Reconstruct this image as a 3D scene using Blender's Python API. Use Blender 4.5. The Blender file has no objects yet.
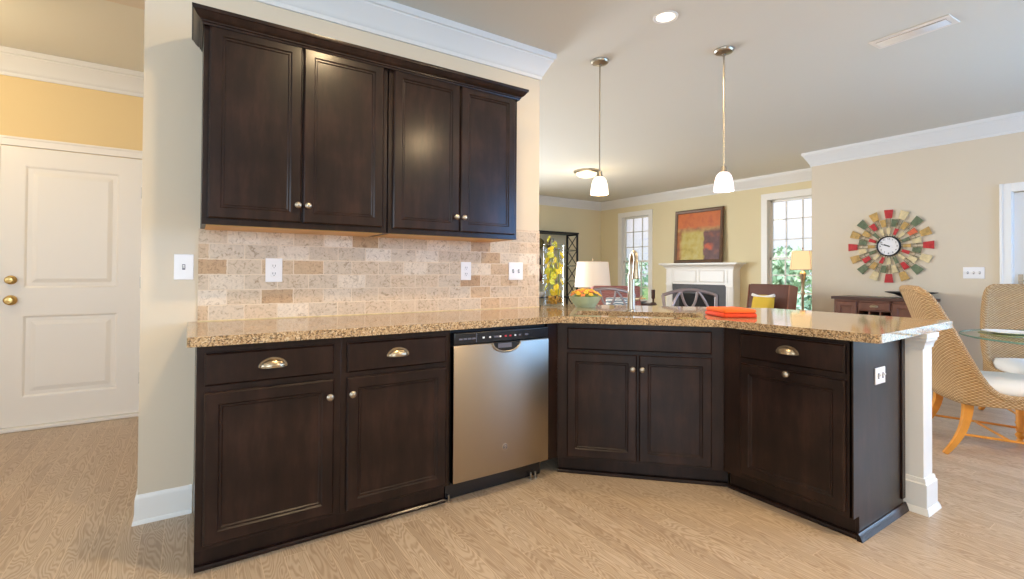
import bpy, bmesh, math, random
from mathutils import Vector, Matrix
random.seed(7)
sc = bpy.context.scene
C = sc.collection
PI = math.pi

# ------------------------------------------------------------------ camera, world, light, exposure
FPX, CYPX, W, H = 485.77, 266.3, 1024, 579
cam = bpy.data.cameras.new('camera'); camo = bpy.data.objects.new('camera', cam); C.objects.link(camo)
cam.sensor_fit = 'HORIZONTAL'; cam.sensor_width = 36; cam.lens = 36*FPX/W
cam.shift_y = (CYPX-H/2)/W
cam.clip_start = .02; cam.clip_end = 200
rt = Vector((.83367, -.55223, .00606)); up = Vector((-.01163, -.00658, .99991)); fw = Vector((.55214, .83367, .01191))
m = Matrix((rt, up, -fw)).transposed().to_4x4(); m.translation = (0, 0, 1.1632)
camo.matrix_world = m
sc.camera = camo
vs = sc.view_settings
vs.view_transform = 'Standard'; vs.look = 'None'; vs.gamma = 1; vs.exposure = -0.16; vs.use_curve_mapping = False
sc.cycles.max_bounces = 10; sc.cycles.diffuse_bounces = 6; sc.cycles.glossy_bounces = 4
sc.cycles.transmission_bounces = 8; sc.cycles.transparent_max_bounces = 12
sc.cycles.caustics_reflective = False; sc.cycles.caustics_refractive = False
sc.cycles.sample_clamp_indirect = 4

world = bpy.data.worlds.new('sky'); sc.world = world; world.use_nodes = True
wn = world.node_tree.nodes; wl = world.node_tree.links
bg = wn['Background']
tc = wn.new('ShaderNodeTexCoord'); sx = wn.new('ShaderNodeSeparateXYZ'); cr = wn.new('ShaderNodeValToRGB')
wl.new(tc.outputs['Generated'], sx.inputs[0]); wl.new(sx.outputs['Z'], cr.inputs[0]); wl.new(cr.outputs[0], bg.inputs[0])
cr.color_ramp.elements[0].position = 0.0; cr.color_ramp.elements[0].color = (.80, .88, .95, 1)
cr.color_ramp.elements[1].position = .55; cr.color_ramp.elements[1].color = (.62, .80, 1.0, 1)
e = cr.color_ramp.elements.new(.10); e.color = (.98, .95, 1.0, 1)
bg.inputs[1].default_value = 1.3

def light(name, kind, loc, energy, color=(1, 1, 1), rot=(0, 0, 0), size=.1, size_y=None, shape='RECTANGLE', spread=None):
    l = bpy.data.lights.new(name, kind); l.energy = energy; l.color = color
    if kind == 'AREA':
        l.shape = shape; l.size = size
        if size_y: l.size_y = size_y
        if spread: l.spread = spread
    elif kind == 'SUN': l.angle = .02
    else: l.shadow_soft_size = size
    o = bpy.data.objects.new(name, l); o.location = loc; o.rotation_euler = rot; C.objects.link(o)
    return o
COOL = (.72, .86, 1.0); WARM = (1.0, .76, .46)
light('sun', 'SUN', (0, 0, 10), 6.5, (1, .96, .88), (math.radians(38), 0, math.radians(-70)))
# daylight through the patio door and nook window, plus fill from added unseen windows
light('daylight_rear_window', 'AREA', (5.5, -2.75, 1.85), 150, (.15, .44, 1.0), (PI/2, 0, 0), 1.6, 1.3)
light('added_fill_rear_left', 'AREA', (-1.6, -2.75, 1.5), 150, (.60, .80, 1.0), (PI/2, 0, 0), 1.9, 1.5)  # unseen window added as cool fill for the left wall
light('daylight_patio_door', 'AREA', (7.05, .38, 1.05), 42, (.42, .66, 1.0), (PI/2, 0, PI/2), 1.7, 1.95)
light('added_fill_dining', 'AREA', (7.05, -1.65, 1.5), 210, (.44, .68, 1.0), (PI/2, 0, PI/2), 1.3, 1.6)  # unseen window added to bring cool light onto the dining side
light('added_fill_left', 'AREA', (-3.36, 1.3, 1.6), 50, (.66, .83, 1.0), (PI/2, 0, -PI/2), 2.0, 1.3)  # unseen window added so door edges catch light from the left
light('added_fill_living', 'AREA', (2.6, 8.3, 1.5), 450, (.8, .9, 1.0), (-PI/2, 0, 0), 2.4, 1.6)  # window hidden by the partition, added to brighten the living room

# ------------------------------------------------------------------ node helpers
def new_mat(name):
    mt = bpy.data.materials.new(name); mt.use_nodes = True
    return mt, mt.node_tree.nodes, mt.node_tree.links, mt.node_tree.nodes['Principled BSDF']
def srgb(r, g, b):
    f = lambda c: (c/255/12.92 if c/255 <= .04045 else ((c/255+.055)/1.055)**2.4)
    return (f(r), f(g), f(b), 1)
def plain(name, col, rough=.5, metal=0, bump=0, bscale=80, var=0, vscale=6, coat=0, spec=None, emit=None, estr=0):
    mt, n, l, b = new_mat(name)
    b.inputs['Base Color'].default_value = col; b.inputs['Roughness'].default_value = rough; b.inputs['Metallic'].default_value = metal
    if coat: b.inputs['Coat Weight'].default_value = coat; b.inputs['Coat Roughness'].default_value = .1
    if spec is not None: b.inputs['Specular IOR Level'].default_value = spec
    t = n.new('ShaderNodeTexCoord')
    if var:
        nz = n.new('ShaderNodeTexNoise'); nz.inputs['Scale'].default_value = vscale; nz.inputs['Detail'].default_value = 5
        l.new(t.outputs['Object'], nz.inputs['Vector'])
        mr = n.new('ShaderNodeMapRange'); mr.inputs[1].default_value = .3; mr.inputs[2].default_value = .7
        mr.inputs[3].default_value = 1-var; mr.inputs[4].default_value = 1+var
        l.new(nz.outputs['Fac'], mr.inputs[0])
        mx = n.new('ShaderNodeVectorMath'); mx.operation = 'SCALE'; mx.inputs[0].default_value = col[:3]
        l.new(mr.outputs[0], mx.inputs['Scale']); l.new(mx.outputs[0], b.inputs['Base Color'])
    if bump:
        nz2 = n.new('ShaderNodeTexNoise'); nz2.inputs['Scale'].default_value = bscale; nz2.inputs['Detail'].default_value = 3
        l.new(t.outputs['Object'], nz2.inputs['Vector'])
        bp = n.new('ShaderNodeBump'); bp.inputs['Strength'].default_value = bump; bp.inputs['Distance'].default_value = .002
        l.new(nz2.outputs['Fac'], bp.inputs['Height']); l.new(bp.outputs[0], b.inputs['Normal'])
    if emit: b.inputs['Emission Color'].default_value = emit; b.inputs['Emission Strength'].default_value = estr
    return mt
def ramp(n, stops, interp='LINEAR'):
    r = n.new('ShaderNodeValToRGB'); r.color_ramp.interpolation = interp
    el = r.color_ramp.elements
    while len(el) < len(stops): el.new(.5)
    for e_, (p_, c_) in zip(el, stops): e_.position = p_; e_.color = c_
    return r
def math_n(n, l, op, a, b=None, c=None):
    x = n.new('ShaderNodeMath'); x.operation = op
    for i, v in enumerate((a, b, c)):
        if v is None: continue
        if isinstance(v, (int, float)): x.inputs[i].default_value = v
        else: l.new(v, x.inputs[i])
    return x.outputs[0]

def mat_espresso():
    mt, n, l, b = new_mat('espresso_wood')
    t = n.new('ShaderNodeTexCoord'); mp = n.new('ShaderNodeMapping'); mp.inputs['Scale'].default_value = (9, 9, 1.6)
    l.new(t.outputs['Object'], mp.inputs[0])
    a = n.new('ShaderNodeTexNoise'); a.inputs['Scale'].default_value = 2.2; a.inputs['Detail'].default_value = 8; a.inputs['Roughness'].default_value = .68
    l.new(mp.outputs[0], a.inputs['Vector'])
    c = n.new('ShaderNodeTexNoise'); c.inputs['Scale'].default_value = 5; c.inputs['Detail'].default_value = 4
    l.new(t.outputs['Object'], c.inputs['Vector'])
    s = math_n(n, l, 'MULTIPLY_ADD', c.outputs['Fac'], .45, math_n(n, l, 'MULTIPLY', a.outputs['Fac'], .6))
    r = ramp(n, [(.35, srgb(20, 11, 9)), (.52, srgb(33, 20, 16)), (.68, srgb(50, 32, 26))])
    l.new(s, r.inputs[0]); l.new(r.outputs[0], b.inputs['Base Color'])
    b.inputs['Roughness'].default_value = .38; b.inputs['Coat Weight'].default_value = .3; b.inputs['Coat Roughness'].default_value = .19; b.inputs['Specular IOR Level'].default_value = .15
    bp = n.new('ShaderNodeBump'); bp.inputs['Strength'].default_value = .06; bp.inputs['Distance'].default_value = .002
    l.new(a.outputs['Fac'], bp.inputs['Height']); l.new(bp.outputs[0], b.inputs['Normal'])
    return mt
def mat_floor():
    mt, n, l, b = new_mat('oak_planks')
    t = n.new('ShaderNodeTexCoord'); sp = n.new('ShaderNodeSeparateXYZ'); l.new(t.outputs['Object'], sp.inputs[0])
    PW, PL = .083, 1.1
    u = math_n(n, l, 'DIVIDE', sp.outputs['X'], PW); ui = math_n(n, l, 'FLOOR', u); uf = math_n(n, l, 'FRACT', u)
    wn1 = n.new('ShaderNodeTexWhiteNoise'); wn1.noise_dimensions = '1D'; l.new(ui, wn1.inputs['W'])
    v = math_n(n, l, 'ADD', math_n(n, l, 'DIVIDE', sp.outputs['Y'], PL), math_n(n, l, 'MULTIPLY', wn1.outputs['Value'], 7.3))
    vi = math_n(n, l, 'FLOOR', v); vf = math_n(n, l, 'FRACT', v)
    cb = n.new('ShaderNodeCombineXYZ'); l.new(ui, cb.inputs[0]); l.new(vi, cb.inputs[1])
    wn2 = n.new('ShaderNodeTexWhiteNoise'); wn2.noise_dimensions = '2D'; l.new(cb.outputs[0], wn2.inputs['Vector'])
    # cathedral grain: stretched noise turned into contour lines, its own field for each plank
    off = n.new('ShaderNodeVectorMath'); off.operation = 'SCALE'; off.inputs['Scale'].default_value = 13.0; l.new(wn2.outputs['Color'], off.inputs[0])
    ad = n.new('ShaderNodeVectorMath'); ad.operation = 'ADD'; l.new(t.outputs['Object'], ad.inputs[0]); l.new(off.outputs[0], ad.inputs[1])
    mp = n.new('ShaderNodeMapping'); mp.inputs['Scale'].default_value = (15.0, 2.4, 1.0); l.new(ad.outputs[0], mp.inputs[0])
    nz = n.new('ShaderNodeTexNoise'); nz.inputs['Scale'].default_value = 1.0; nz.inputs['Detail'].default_value = 1.6; nz.inputs['Roughness'].default_value = .42; nz.inputs['Distortion'].default_value = .25
    l.new(mp.outputs[0], nz.inputs['Vector'])
    rings = math_n(n, l, 'SINE', math_n(n, l, 'MULTIPLY', nz.outputs['Fac'], 140.0))
    rg = n.new('ShaderNodeMapRange'); rg.inputs[1].default_value = -.9; rg.inputs[2].default_value = .75; rg.inputs[3].default_value = 0; rg.inputs[4].default_value = 1; rg.clamp = True
    l.new(rings, rg.inputs[0])
    mp2 = n.new('ShaderNodeMapping'); mp2.inputs['Scale'].default_value = (260, 9, 1); l.new(ad.outputs[0], mp2.inputs[0])
    fz = n.new('ShaderNodeTexNoise'); fz.inputs['Scale'].default_value = 1; fz.inputs['Detail'].default_value = 3; l.new(mp2.outputs[0], fz.inputs['Vector'])
    base = ramp(n, [(0, srgb(184, 162, 138)), (.5, srgb(190, 168, 143)), (1, srgb(197, 176, 152))]); l.new(wn2.outputs['Value'], base.inputs[0])
    dark = n.new('ShaderNodeMixRGB'); dark.blend_type = 'MULTIPLY'; dark.inputs[2].default_value = (.61, .52, .43, 1)
    l.new(math_n(n, l, 'MULTIPLY', math_n(n, l, 'SUBTRACT', 1.0, rg.outputs[0]), math_n(n, l, 'MULTIPLY_ADD', fz.outputs['Fac'], .9, .15)), dark.inputs[0]); l.new(base.outputs[0], dark.inputs[1])
    # seams, a little lighter than the boards
    ed = math_n(n, l, 'MULTIPLY', math_n(n, l, 'MINIMUM', uf, math_n(n, l, 'SUBTRACT', 1.0, uf)), PW)
    ee = math_n(n, l, 'MULTIPLY', math_n(n, l, 'MINIMUM', vf, math_n(n, l, 'SUBTRACT', 1.0, vf)), PL)
    seam = math_n(n, l, 'LESS_THAN', math_n(n, l, 'MINIMUM', ed, ee), .0012)
    mx = n.new('ShaderNodeMixRGB'); l.new(math_n(n, l, 'MULTIPLY', seam, .6), mx.inputs[0]); l.new(dark.outputs[0], mx.inputs[1]); mx.inputs[2].default_value = srgb(222, 200, 170)
    l.new(mx.outputs[0], b.inputs['Base Color'])
    b.inputs['Roughness'].default_value = .36
    bp = n.new('ShaderNodeBump'); bp.inputs['Strength'].default_value = .12; bp.inputs['Distance'].default_value = .001
    l.new(math_n(n, l, 'SUBTRACT', rg.outputs[0], seam), bp.inputs['Height']); l.new(bp.outputs[0], b.inputs['Normal'])
    return mt
def mat_granite():
    mt, n, l, b = new_mat('speckled_granite')
    t = n.new('ShaderNodeTexCoord')
    v1 = n.new('ShaderNodeTexVoronoi'); v1.inputs['Scale'].default_value = 190; l.new(t.outputs['Object'], v1.inputs['Vector'])
    sx1 = n.new('ShaderNodeSeparateXYZ'); l.new(v1.outputs['Color'], sx1.inputs[0])
    r1 = ramp(n, [(0, srgb(52, 42, 36)), (.13, srgb(104, 82, 60)), (.27, srgb(160, 128, 92)), (.5, srgb(196, 166, 126)), (.72, srgb(180, 150, 112)), (.87, srgb(212, 190, 158)), (.96, srgb(120, 108, 98))], 'CONSTANT')
    l.new(sx1.outputs[0], r1.inputs[0])
    nz = n.new('ShaderNodeTexNoise'); nz.inputs['Scale'].default_value = 28; nz.inputs['Detail'].default_value = 4; l.new(t.outputs['Object'], nz.inputs['Vector'])
    r2 = ramp(n, [(.36, srgb(172, 138, 98)), (.64, srgb(206, 178, 138))]); l.new(nz.outputs['Fac'], r2.inputs[0])
    mx = n.new('ShaderNodeMixRGB'); mx.inputs[0].default_value = .74; l.new(r2.outputs[0], mx.inputs[1]); l.new(r1.outputs[0], mx.inputs[2])
    l.new(mx.outputs[0], b.inputs['Base Color'])
    b.inputs['Roughness'].default_value = .07; b.inputs['Specular IOR Level'].default_value = .6
    return mt
def mat_tile():
    mt, n, l, b = new_mat('tumbled_travertine')
    t = n.new('ShaderNodeTexCoord'); sp = n.new('ShaderNodeSeparateXYZ'); l.new(t.outputs['Object'], sp.inputs[0])
    cb = n.new('ShaderNodeCombineXYZ'); l.new(sp.outputs['X'], cb.inputs[0]); l.new(sp.outputs['Z'], cb.inputs[1])
    wob = n.new('ShaderNodeTexNoise'); wob.inputs['Scale'].default_value = 45; l.new(cb.outputs[0], wob.inputs['Vector'])
    ad = n.new('ShaderNodeMixRGB'); ad.blend_type = 'LINEAR_LIGHT'; ad.inputs[0].default_value = .0035; l.new(cb.outputs[0], ad.inputs[1]); l.new(wob.outputs['Color'], ad.inputs[2])
    br = n.new('ShaderNodeTexBrick'); br.inputs['Scale'].default_value = 1; br.inputs['Brick Width'].default_value = .153; br.inputs['Row Height'].default_value = .0762
    br.inputs['Mortar Size'].default_value = .003; br.inputs['Mortar Smooth'].default_value = .4; br.inputs['Bias'].default_value = 0
    br.inputs['Color1'].default_value = (0, 0, 0, 1); br.inputs['Color2'].default_value = (1, 1, 1, 1); br.inputs['Mortar'].default_value = (.5, .5, .5, 1)
    br.offset = .5
    l.new(ad.outputs[0], br.inputs['Vector'])
    r = ramp(n, [(0, srgb(178, 142, 104)), (.12, srgb(196, 166, 132)), (.25, srgb(208, 184, 156)), (.6, srgb(202, 184, 162)), (.85, srgb(216, 198, 176)), (1, srgb(228, 214, 196))])
    l.new(br.outputs['Color'], r.inputs[0])
    nz = n.new('ShaderNodeTexNoise'); nz.inputs['Scale'].default_value = 38; nz.inputs['Detail'].default_value = 6; nz.inputs['Distortion'].default_value = 1.6; nz.inputs['Roughness'].default_value = .65
    l.new(cb.outputs[0], nz.inputs['Vector'])
    vr = ramp(n, [(.32, (.58, .50, .42, 1)), (.47, (1, 1, 1, 1)), (.7, (1.15, 1.15, 1.15, 1))]); l.new(nz.outputs['Fac'], vr.inputs[0])
    mu = n.new('ShaderNodeMixRGB'); mu.blend_type = 'MULTIPLY'; mu.inputs[0].default_value = 1.0; l.new(r.outputs[0], mu.inputs[1]); l.new(vr.outputs[0], mu.inputs[2])
    mo = n.new('ShaderNodeMixRGB'); l.new(br.outputs['Fac'], mo.inputs[0]); l.new(mu.outputs[0], mo.inputs[1]); mo.inputs[2].default_value = srgb(224, 204, 178)
    l.new(mo.outputs[0], b.inputs['Base Color']); b.inputs['Roughness'].default_value = .55
    bp = n.new('ShaderNodeBump'); bp.inputs['Strength'].default_value = .35; bp.inputs['Distance'].default_value = .003
    l.new(math_n(n, l, 'SUBTRACT', math_n(n, l, 'MULTIPLY', nz.outputs['Fac'], .35), br.outputs['Fac']), bp.inputs['Height']); l.new(bp.outputs[0], b.inputs['Normal'])
    return mt
def mat_wicker():
    mt, n, l, b = new_mat('woven_wicker')
    uv = n.new('ShaderNodeUVMap'); sp = n.new('ShaderNodeSeparateXYZ'); l.new(uv.outputs[0], sp.inputs[0])
    row = math_n(n, l, 'DIVIDE', sp.outputs['Y'], .0095); col = math_n(n, l, 'DIVIDE', sp.outputs['X'], .0150)
    ph = math_n(n, l, 'MODULO', math_n(n, l, 'FLOOR', row), 2.0)
    cx = math_n(n, l, 'ADD', col, ph)
    wv = math_n(n, l, 'SINE', math_n(n, l, 'MULTIPLY', cx, PI))
    rv = math_n(n, l, 'SINE', math_n(n, l, 'MULTIPLY', math_n(n, l, 'FRACT', row), PI))
    hgt = math_n(n, l, 'MULTIPLY', math_n(n, l, 'MULTIPLY_ADD', wv, .5, .5), rv)
    nz = n.new('ShaderNodeTexNoise'); nz.inputs['Scale'].default_value = 45; l.new(uv.outputs[0], nz.inputs['Vector'])
    r = ramp(n, [(0, srgb(140, 100, 56)), (.3, srgb(184, 144, 94)), (.7, srgb(210, 176, 130)), (1, srgb(230, 204, 164))])
    l.new(math_n(n, l, 'MULTIPLY_ADD', nz.outputs['Fac'], .35, math_n(n, l, 'MULTIPLY', hgt, .75)), r.inputs[0])
    l.new(r.outputs[0], b.inputs['Base Color']); b.inputs['Roughness'].default_value = .6
    bp = n.new('ShaderNodeBump'); bp.inputs['Strength'].default_value = .9; bp.inputs['Distance'].default_value = .006
    l.new(hgt, bp.inputs['Height']); l.new(bp.outputs[0], b.inputs['Normal'])
    return mt
def mat_glass(name, tint=(1, 1, 1, 1), refl=1.0):
    mt, n, l, b = new_mat(name); n.remove(b)
    tr = n.new('ShaderNodeBsdfTransparent'); tr.inputs[0].default_value = tint
    gl = n.new('ShaderNodeBsdfGlossy'); gl.inputs['Roughness'].default_value = .02
    fr = n.new('ShaderNodeFresnel'); fr.inputs[0].default_value = 1.45
    mx = n.new('ShaderNodeMixShader'); l.new(math_n(n, l, 'MULTIPLY', fr.outputs[0], refl), mx.inputs[0])
    l.new(tr.outputs[0], mx.inputs[1]); l.new(gl.outputs[0], mx.inputs[2])
    l.new(mx.outputs[0], n['Material Output'].inputs[0])
    return mt
def mat_steel(name='brushed_stainless', aniso=0):
    mt, n, l, b = new_mat(name)
    if aniso:
        tg = n.new('ShaderNodeTangent'); tg.direction_type = 'UV_MAP'; tg.uv_map = 'UVMap'; l.new(tg.outputs[0], b.inputs['Tangent'])
        b.inputs['Anisotropic'].default_value = aniso; b.inputs['Anisotropic Rotation'].default_value = .25
    t = n.new('ShaderNodeTexCoord'); mp = n.new('ShaderNodeMapping'); mp.inputs['Scale'].default_value = (220, 220, 2); l.new(t.outputs['Object'], mp.inputs[0])
    nz = n.new('ShaderNodeTexNoise'); nz.inputs['Scale'].default_value = 1; nz.inputs['Detail'].default_value = 3; l.new(mp.outputs[0], nz.inputs['Vector'])
    b.inputs['Base Color'].default_value = srgb(164, 152, 136); b.inputs['Metallic'].default_value = 1
    mr = n.new('ShaderNodeMapRange'); mr.inputs[3].default_value = .3 if aniso else .26; mr.inputs[4].default_value = .36 if aniso else .36; l.new(nz.outputs['Fac'], mr.inputs[0]); l.new(mr.outputs[0], b.inputs['Roughness'])
    return mt
def mat_painting():
    mt, n, l, b = new_mat('abstract_canvas')
    t = n.new('ShaderNodeTexCoord'); nz = n.new('ShaderNodeTexNoise'); nz.inputs['Scale'].default_value = 7; nz.inputs['Detail'].default_value = 6
    l.new(t.outputs['Object'], nz.inputs['Vector'])
    ad = n.new('ShaderNodeMixRGB'); ad.blend_type = 'LINEAR_LIGHT'; ad.inputs[0].default_value = .07; l.new(t.outputs['Object'], ad.inputs[1]); l.new(nz.outputs['Color'], ad.inputs[2])
    sp = n.new('ShaderNodeSeparateXYZ'); l.new(ad.outputs[0], sp.inputs[0])   # x: 0..1 left to right, z: 0..1 upwards
    top = ramp(n, [(0, srgb(178, 84, 32)), (.5, srgb(200, 108, 50)), (.8, srgb(172, 78, 42)), (1, srgb(150, 82, 40))]); l.new(nz.outputs['Fac'], top.inputs[0])
    blk = ramp(n, [(.2, srgb(150, 132, 40)), (.45, srgb(188, 166, 78)), (.7, srgb(196, 184, 112)), (.9, srgb(148, 92, 30))]); l.new(nz.outputs['Fac'], blk.inputs[0])
    drk = ramp(n, [(.3, srgb(74, 38, 34)), (.55, srgb(104, 62, 54)), (.75, srgb(142, 74, 50))]); l.new(nz.outputs['Fac'], drk.inputs[0])
    org = ramp(n, [(.3, srgb(120, 70, 36)), (.7, srgb(190, 112, 44))]); l.new(nz.outputs['Fac'], org.inputs[0])
    def mixf(f, a, c):
        x = n.new('ShaderNodeMixRGB'); l.new(f, x.inputs[0]); l.new(a, x.inputs[1]); l.new(c, x.inputs[2]); return x.outputs[0]
    def step(v, e0, w=.05):
        r_ = n.new('ShaderNodeMapRange'); r_.inputs[1].default_value = e0-w; r_.inputs[2].default_value = e0+w; l.new(v, r_.inputs[0]); return r_.outputs[0]
    c = mixf(step(sp.outputs['X'], .1, .04), org.outputs[0], blk.outputs[0])
    c = mixf(step(sp.outputs['X'], .64, .02), c, drk.outputs[0])
    acc = math_n(n, l, 'MULTIPLY', math_n(n, l, 'MULTIPLY', step(sp.outputs['X'], .66, .02), math_n(n, l, 'SUBTRACT', 1.0, step(sp.outputs['X'], .84, .03))),
                 math_n(n, l, 'MULTIPLY', step(sp.outputs['Z'], .22, .02), math_n(n, l, 'SUBTRACT', 1.0, step(sp.outputs['Z'], .31, .03))))
    oc = n.new('ShaderNodeRGB'); oc.outputs[0].default_value = srgb(196, 84, 34)
    c = mixf(acc, c, oc.outputs[0])
    gb = ramp(n, [(.3, srgb(150, 96, 60)), (.7, srgb(202, 168, 96))]); l.new(nz.outputs['Fac'], gb.inputs[0])
    c = mixf(step(sp.outputs['Z'], .6, .03), c, gb.outputs[0])
    c = mixf(step(sp.outputs['Z'], .67, .03), c, top.outputs[0])
    l.new(c, b.inputs['Base Color']); b.inputs['Roughness'].default_value = .5
    return mt
def mat_leaf(name, c1, c2):
    mt, n, l, b = new_mat(name)
    g = n.new('ShaderNodeTexCoord'); nz = n.new('ShaderNodeTexNoise'); nz.inputs['Scale'].default_value = 1.6; l.new(g.outputs['Object'], nz.inputs['Vector'])
    r = ramp(n, [(.35, c1), (.65, c2)]); l.new(nz.outputs['Fac'], r.inputs[0]); l.new(r.outputs[0], b.inputs['Base Color']); b.inputs['Roughness'].default_value = .7
    return mt
def mat_pattern_fabric(name, a_, b_, scale):
    mt, n, l, b = new_mat(name)
    t = n.new('ShaderNodeTexCoord'); w = n.new('ShaderNodeTexWave'); w.wave_type = 'RINGS'; w.inputs['Scale'].default_value = scale; w.inputs['Distortion'].default_value = 6; w.inputs['Detail'].default_value = 1
    l.new(t.outputs['Object'], w.inputs['Vector'])
    r = ramp(n, [(.4, a_), (.55, b_)]); l.new(w.outputs['Fac'], r.inputs[0]); l.new(r.outputs[0], b.inputs['Base Color']); b.inputs['Roughness'].default_value = .9
    return mt

M = dict(
    esp=mat_espresso(), floor=mat_floor(), granite=mat_granite(), tile=mat_tile(), wicker=mat_wicker(), steel=mat_steel(), steel_door=mat_steel('brushed_stainless_door', .8), art=mat_painting(),
    wall=plain('cream_paint', srgb(217, 203, 181), .75, bump=.05, bscale=200),
    wall_living=plain('cream_paint_warm_lit', srgb(226, 213, 176), .75, bump=.05, bscale=200), wall_hall=plain('cream_paint_lamp_lit', srgb(226, 200, 150), .75, bump=.05, bscale=200),  # living and hall walls: cream yellowed to carry warm lamp light in the colour
    ceil=plain('ceiling_paint', srgb(217, 216, 209), .85, bump=.05, bscale=150),
    crown=plain('trim_paint_dimmed', srgb(224, 223, 221), .4),  # crown: trim white darkened for the low light at the ceiling
    trim=plain('white_trim_paint', srgb(238, 236, 232), .35),
    doorw=plain('white_door_paint', srgb(236, 230, 222), .4),
    nickel=plain('brushed_nickel', srgb(176, 166, 150), .32, 1), brass=plain('aged_brass', srgb(200, 168, 108), .3, 1),
    bronze=plain('pewter_bronze', srgb(178, 160, 134), .3, 1),
    black=plain('black_plastic', srgb(22, 22, 26), .25), blackm=plain('matte_black', srgb(16, 15, 15), .6),
    maple=plain('maple_underside', srgb(206, 158, 84), .45, var=.1),
    plastic=plain('white_plastic', srgb(242, 240, 240), .3), slot=plain('slot_grey', srgb(96, 96, 108), .5),
    orange=plain('orange_cotton', srgb(242, 106, 34), .9, bump=.3, bscale=300), orange2=plain('red_orange_cotton', srgb(222, 70, 30), .9, bump=.3, bscale=300),
    glass=mat_glass('clear_glass', (.97, .99, .98, 1), 1.0), vglass=mat_glass('vase_glass', (.98, .99, .985, 1), .2), pane=mat_glass('window_glass', (.97, .98, .99, 1), .8), tglass=mat_glass('green_edge_glass', (.90, .97, .94, 1), .55), gedge=plain('glass_edge_green', srgb(120, 158, 142), .15),
    shade=plain('frosted_glass', srgb(255, 240, 226), .4, emit=(1, .92, .74, 1), estr=1.15), shade2=plain('rosy_frosted_glass', srgb(255, 236, 236), .4, emit=(1, .84, .92, 1), estr=1.1),
    lens=plain('lamp_lens', srgb(255, 246, 230), .4, emit=(1, .93, .82, 1), estr=2.2), bowlglass=plain('alabaster_glass', srgb(255, 236, 200), .4, emit=(1, .86, .6, 1), estr=1.2),
    linen=plain('linen_shade', srgb(240, 226, 206), .9, emit=(1, .8, .6, 1), estr=.22), goldshade=plain('amber_shade', srgb(240, 214, 164), .9, emit=(1, .74, .42, 1), estr=.5),
    pewter=plain('pewter_metal', srgb(150, 140, 142), .35, .85), iron=plain('dark_iron', srgb(34, 36, 44), .45, .4),
    honey=plain('honey_wood', srgb(224, 150, 52), .4, var=.14, vscale=12, coat=.3), walnut=plain('walnut_wood', srgb(106, 66, 52), .4, var=.15, vscale=10, coat=.2),
    walnut_dk=plain('dark_walnut', srgb(74, 48, 40), .4, var=.12), leather=plain('brown_leather', srgb(98, 58, 48), .5, bump=.1), leather_lit=plain('brown_leather_lit', srgb(150, 98, 72), .5, bump=.1),  # the lighter leather is the same brown with window light put in
    cushion=plain('white_cotton', srgb(240, 238, 236), .9, bump=.1, bscale=300), yellow=plain('mustard_cloth', srgb(216, 180, 62), .9, bump=.2), mauve=mat_pattern_fabric('mauve_damask', srgb(150, 92, 84), srgb(176, 122, 112), 14),
    swirl=mat_pattern_fabric('scroll_print', srgb(236, 236, 234), srgb(120, 140, 152), 9), sage=plain('sage_glaze', srgb(172, 192, 160), .2, var=.1, vscale=20),
    petal=plain('yellow_petal', srgb(238, 214, 60), .6), petal2=plain('lime_petal', srgb(206, 206, 74), .6), peach=plain('peach_petal', srgb(240, 190, 140), .7), bloom=plain('gold_blossom', srgb(238, 190, 60), .7), bloom2=plain('coral_blossom', srgb(230, 140, 84), .7),
    stem=plain('green_stem', srgb(122, 142, 70), .6), pebble=plain('amber_pebble', srgb(172, 132, 48), .4, var=.4, vscale=60), moss=plain('dark_moss', srgb(92, 84, 44), .9, bump=.5), china=plain('white_china', srgb(244, 244, 242), .15), green_plate=plain('olive_glaze', srgb(146, 160, 96), .2),
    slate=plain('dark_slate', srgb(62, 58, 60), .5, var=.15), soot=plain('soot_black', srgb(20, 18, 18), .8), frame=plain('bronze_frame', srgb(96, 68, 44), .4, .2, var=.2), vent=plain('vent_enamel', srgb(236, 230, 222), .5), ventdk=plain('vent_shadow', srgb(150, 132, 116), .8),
    clockface=plain('clock_face', srgb(240, 238, 240), .4), ink=plain('ink_black', srgb(40, 36, 40), .6), wire=plain('silver_wire', srgb(150, 138, 106), .4, .3),
    tred=plain('red_enamel', srgb(188, 40, 46), .35, var=.2, vscale=30), tgreen=plain('moss_enamel', srgb(100, 112, 82), .4, var=.25, vscale=30), tgold=plain('gold_enamel', srgb(190, 152, 86), .4, var=.25, vscale=30), tcream=plain('cream_enamel', srgb(216, 196, 150), .4, var=.15, vscale=30), torange=plain('coral_enamel', srgb(214, 102, 62), .4, var=.2, vscale=30),
    leafa=mat_leaf('tree_leaf', srgb(152, 186, 160), srgb(206, 224, 196)), leafb=mat_leaf('shrub_leaf', srgb(150, 190, 172), srgb(212, 228, 204)), bark=plain('bark', srgb(92, 78, 64), .9, var=.3), grass=plain('lawn_grass', srgb(128, 156, 92), .9, var=.3, vscale=2), ceramic=plain('cream_ceramic', srgb(220, 212, 196), .25),
)

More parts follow.
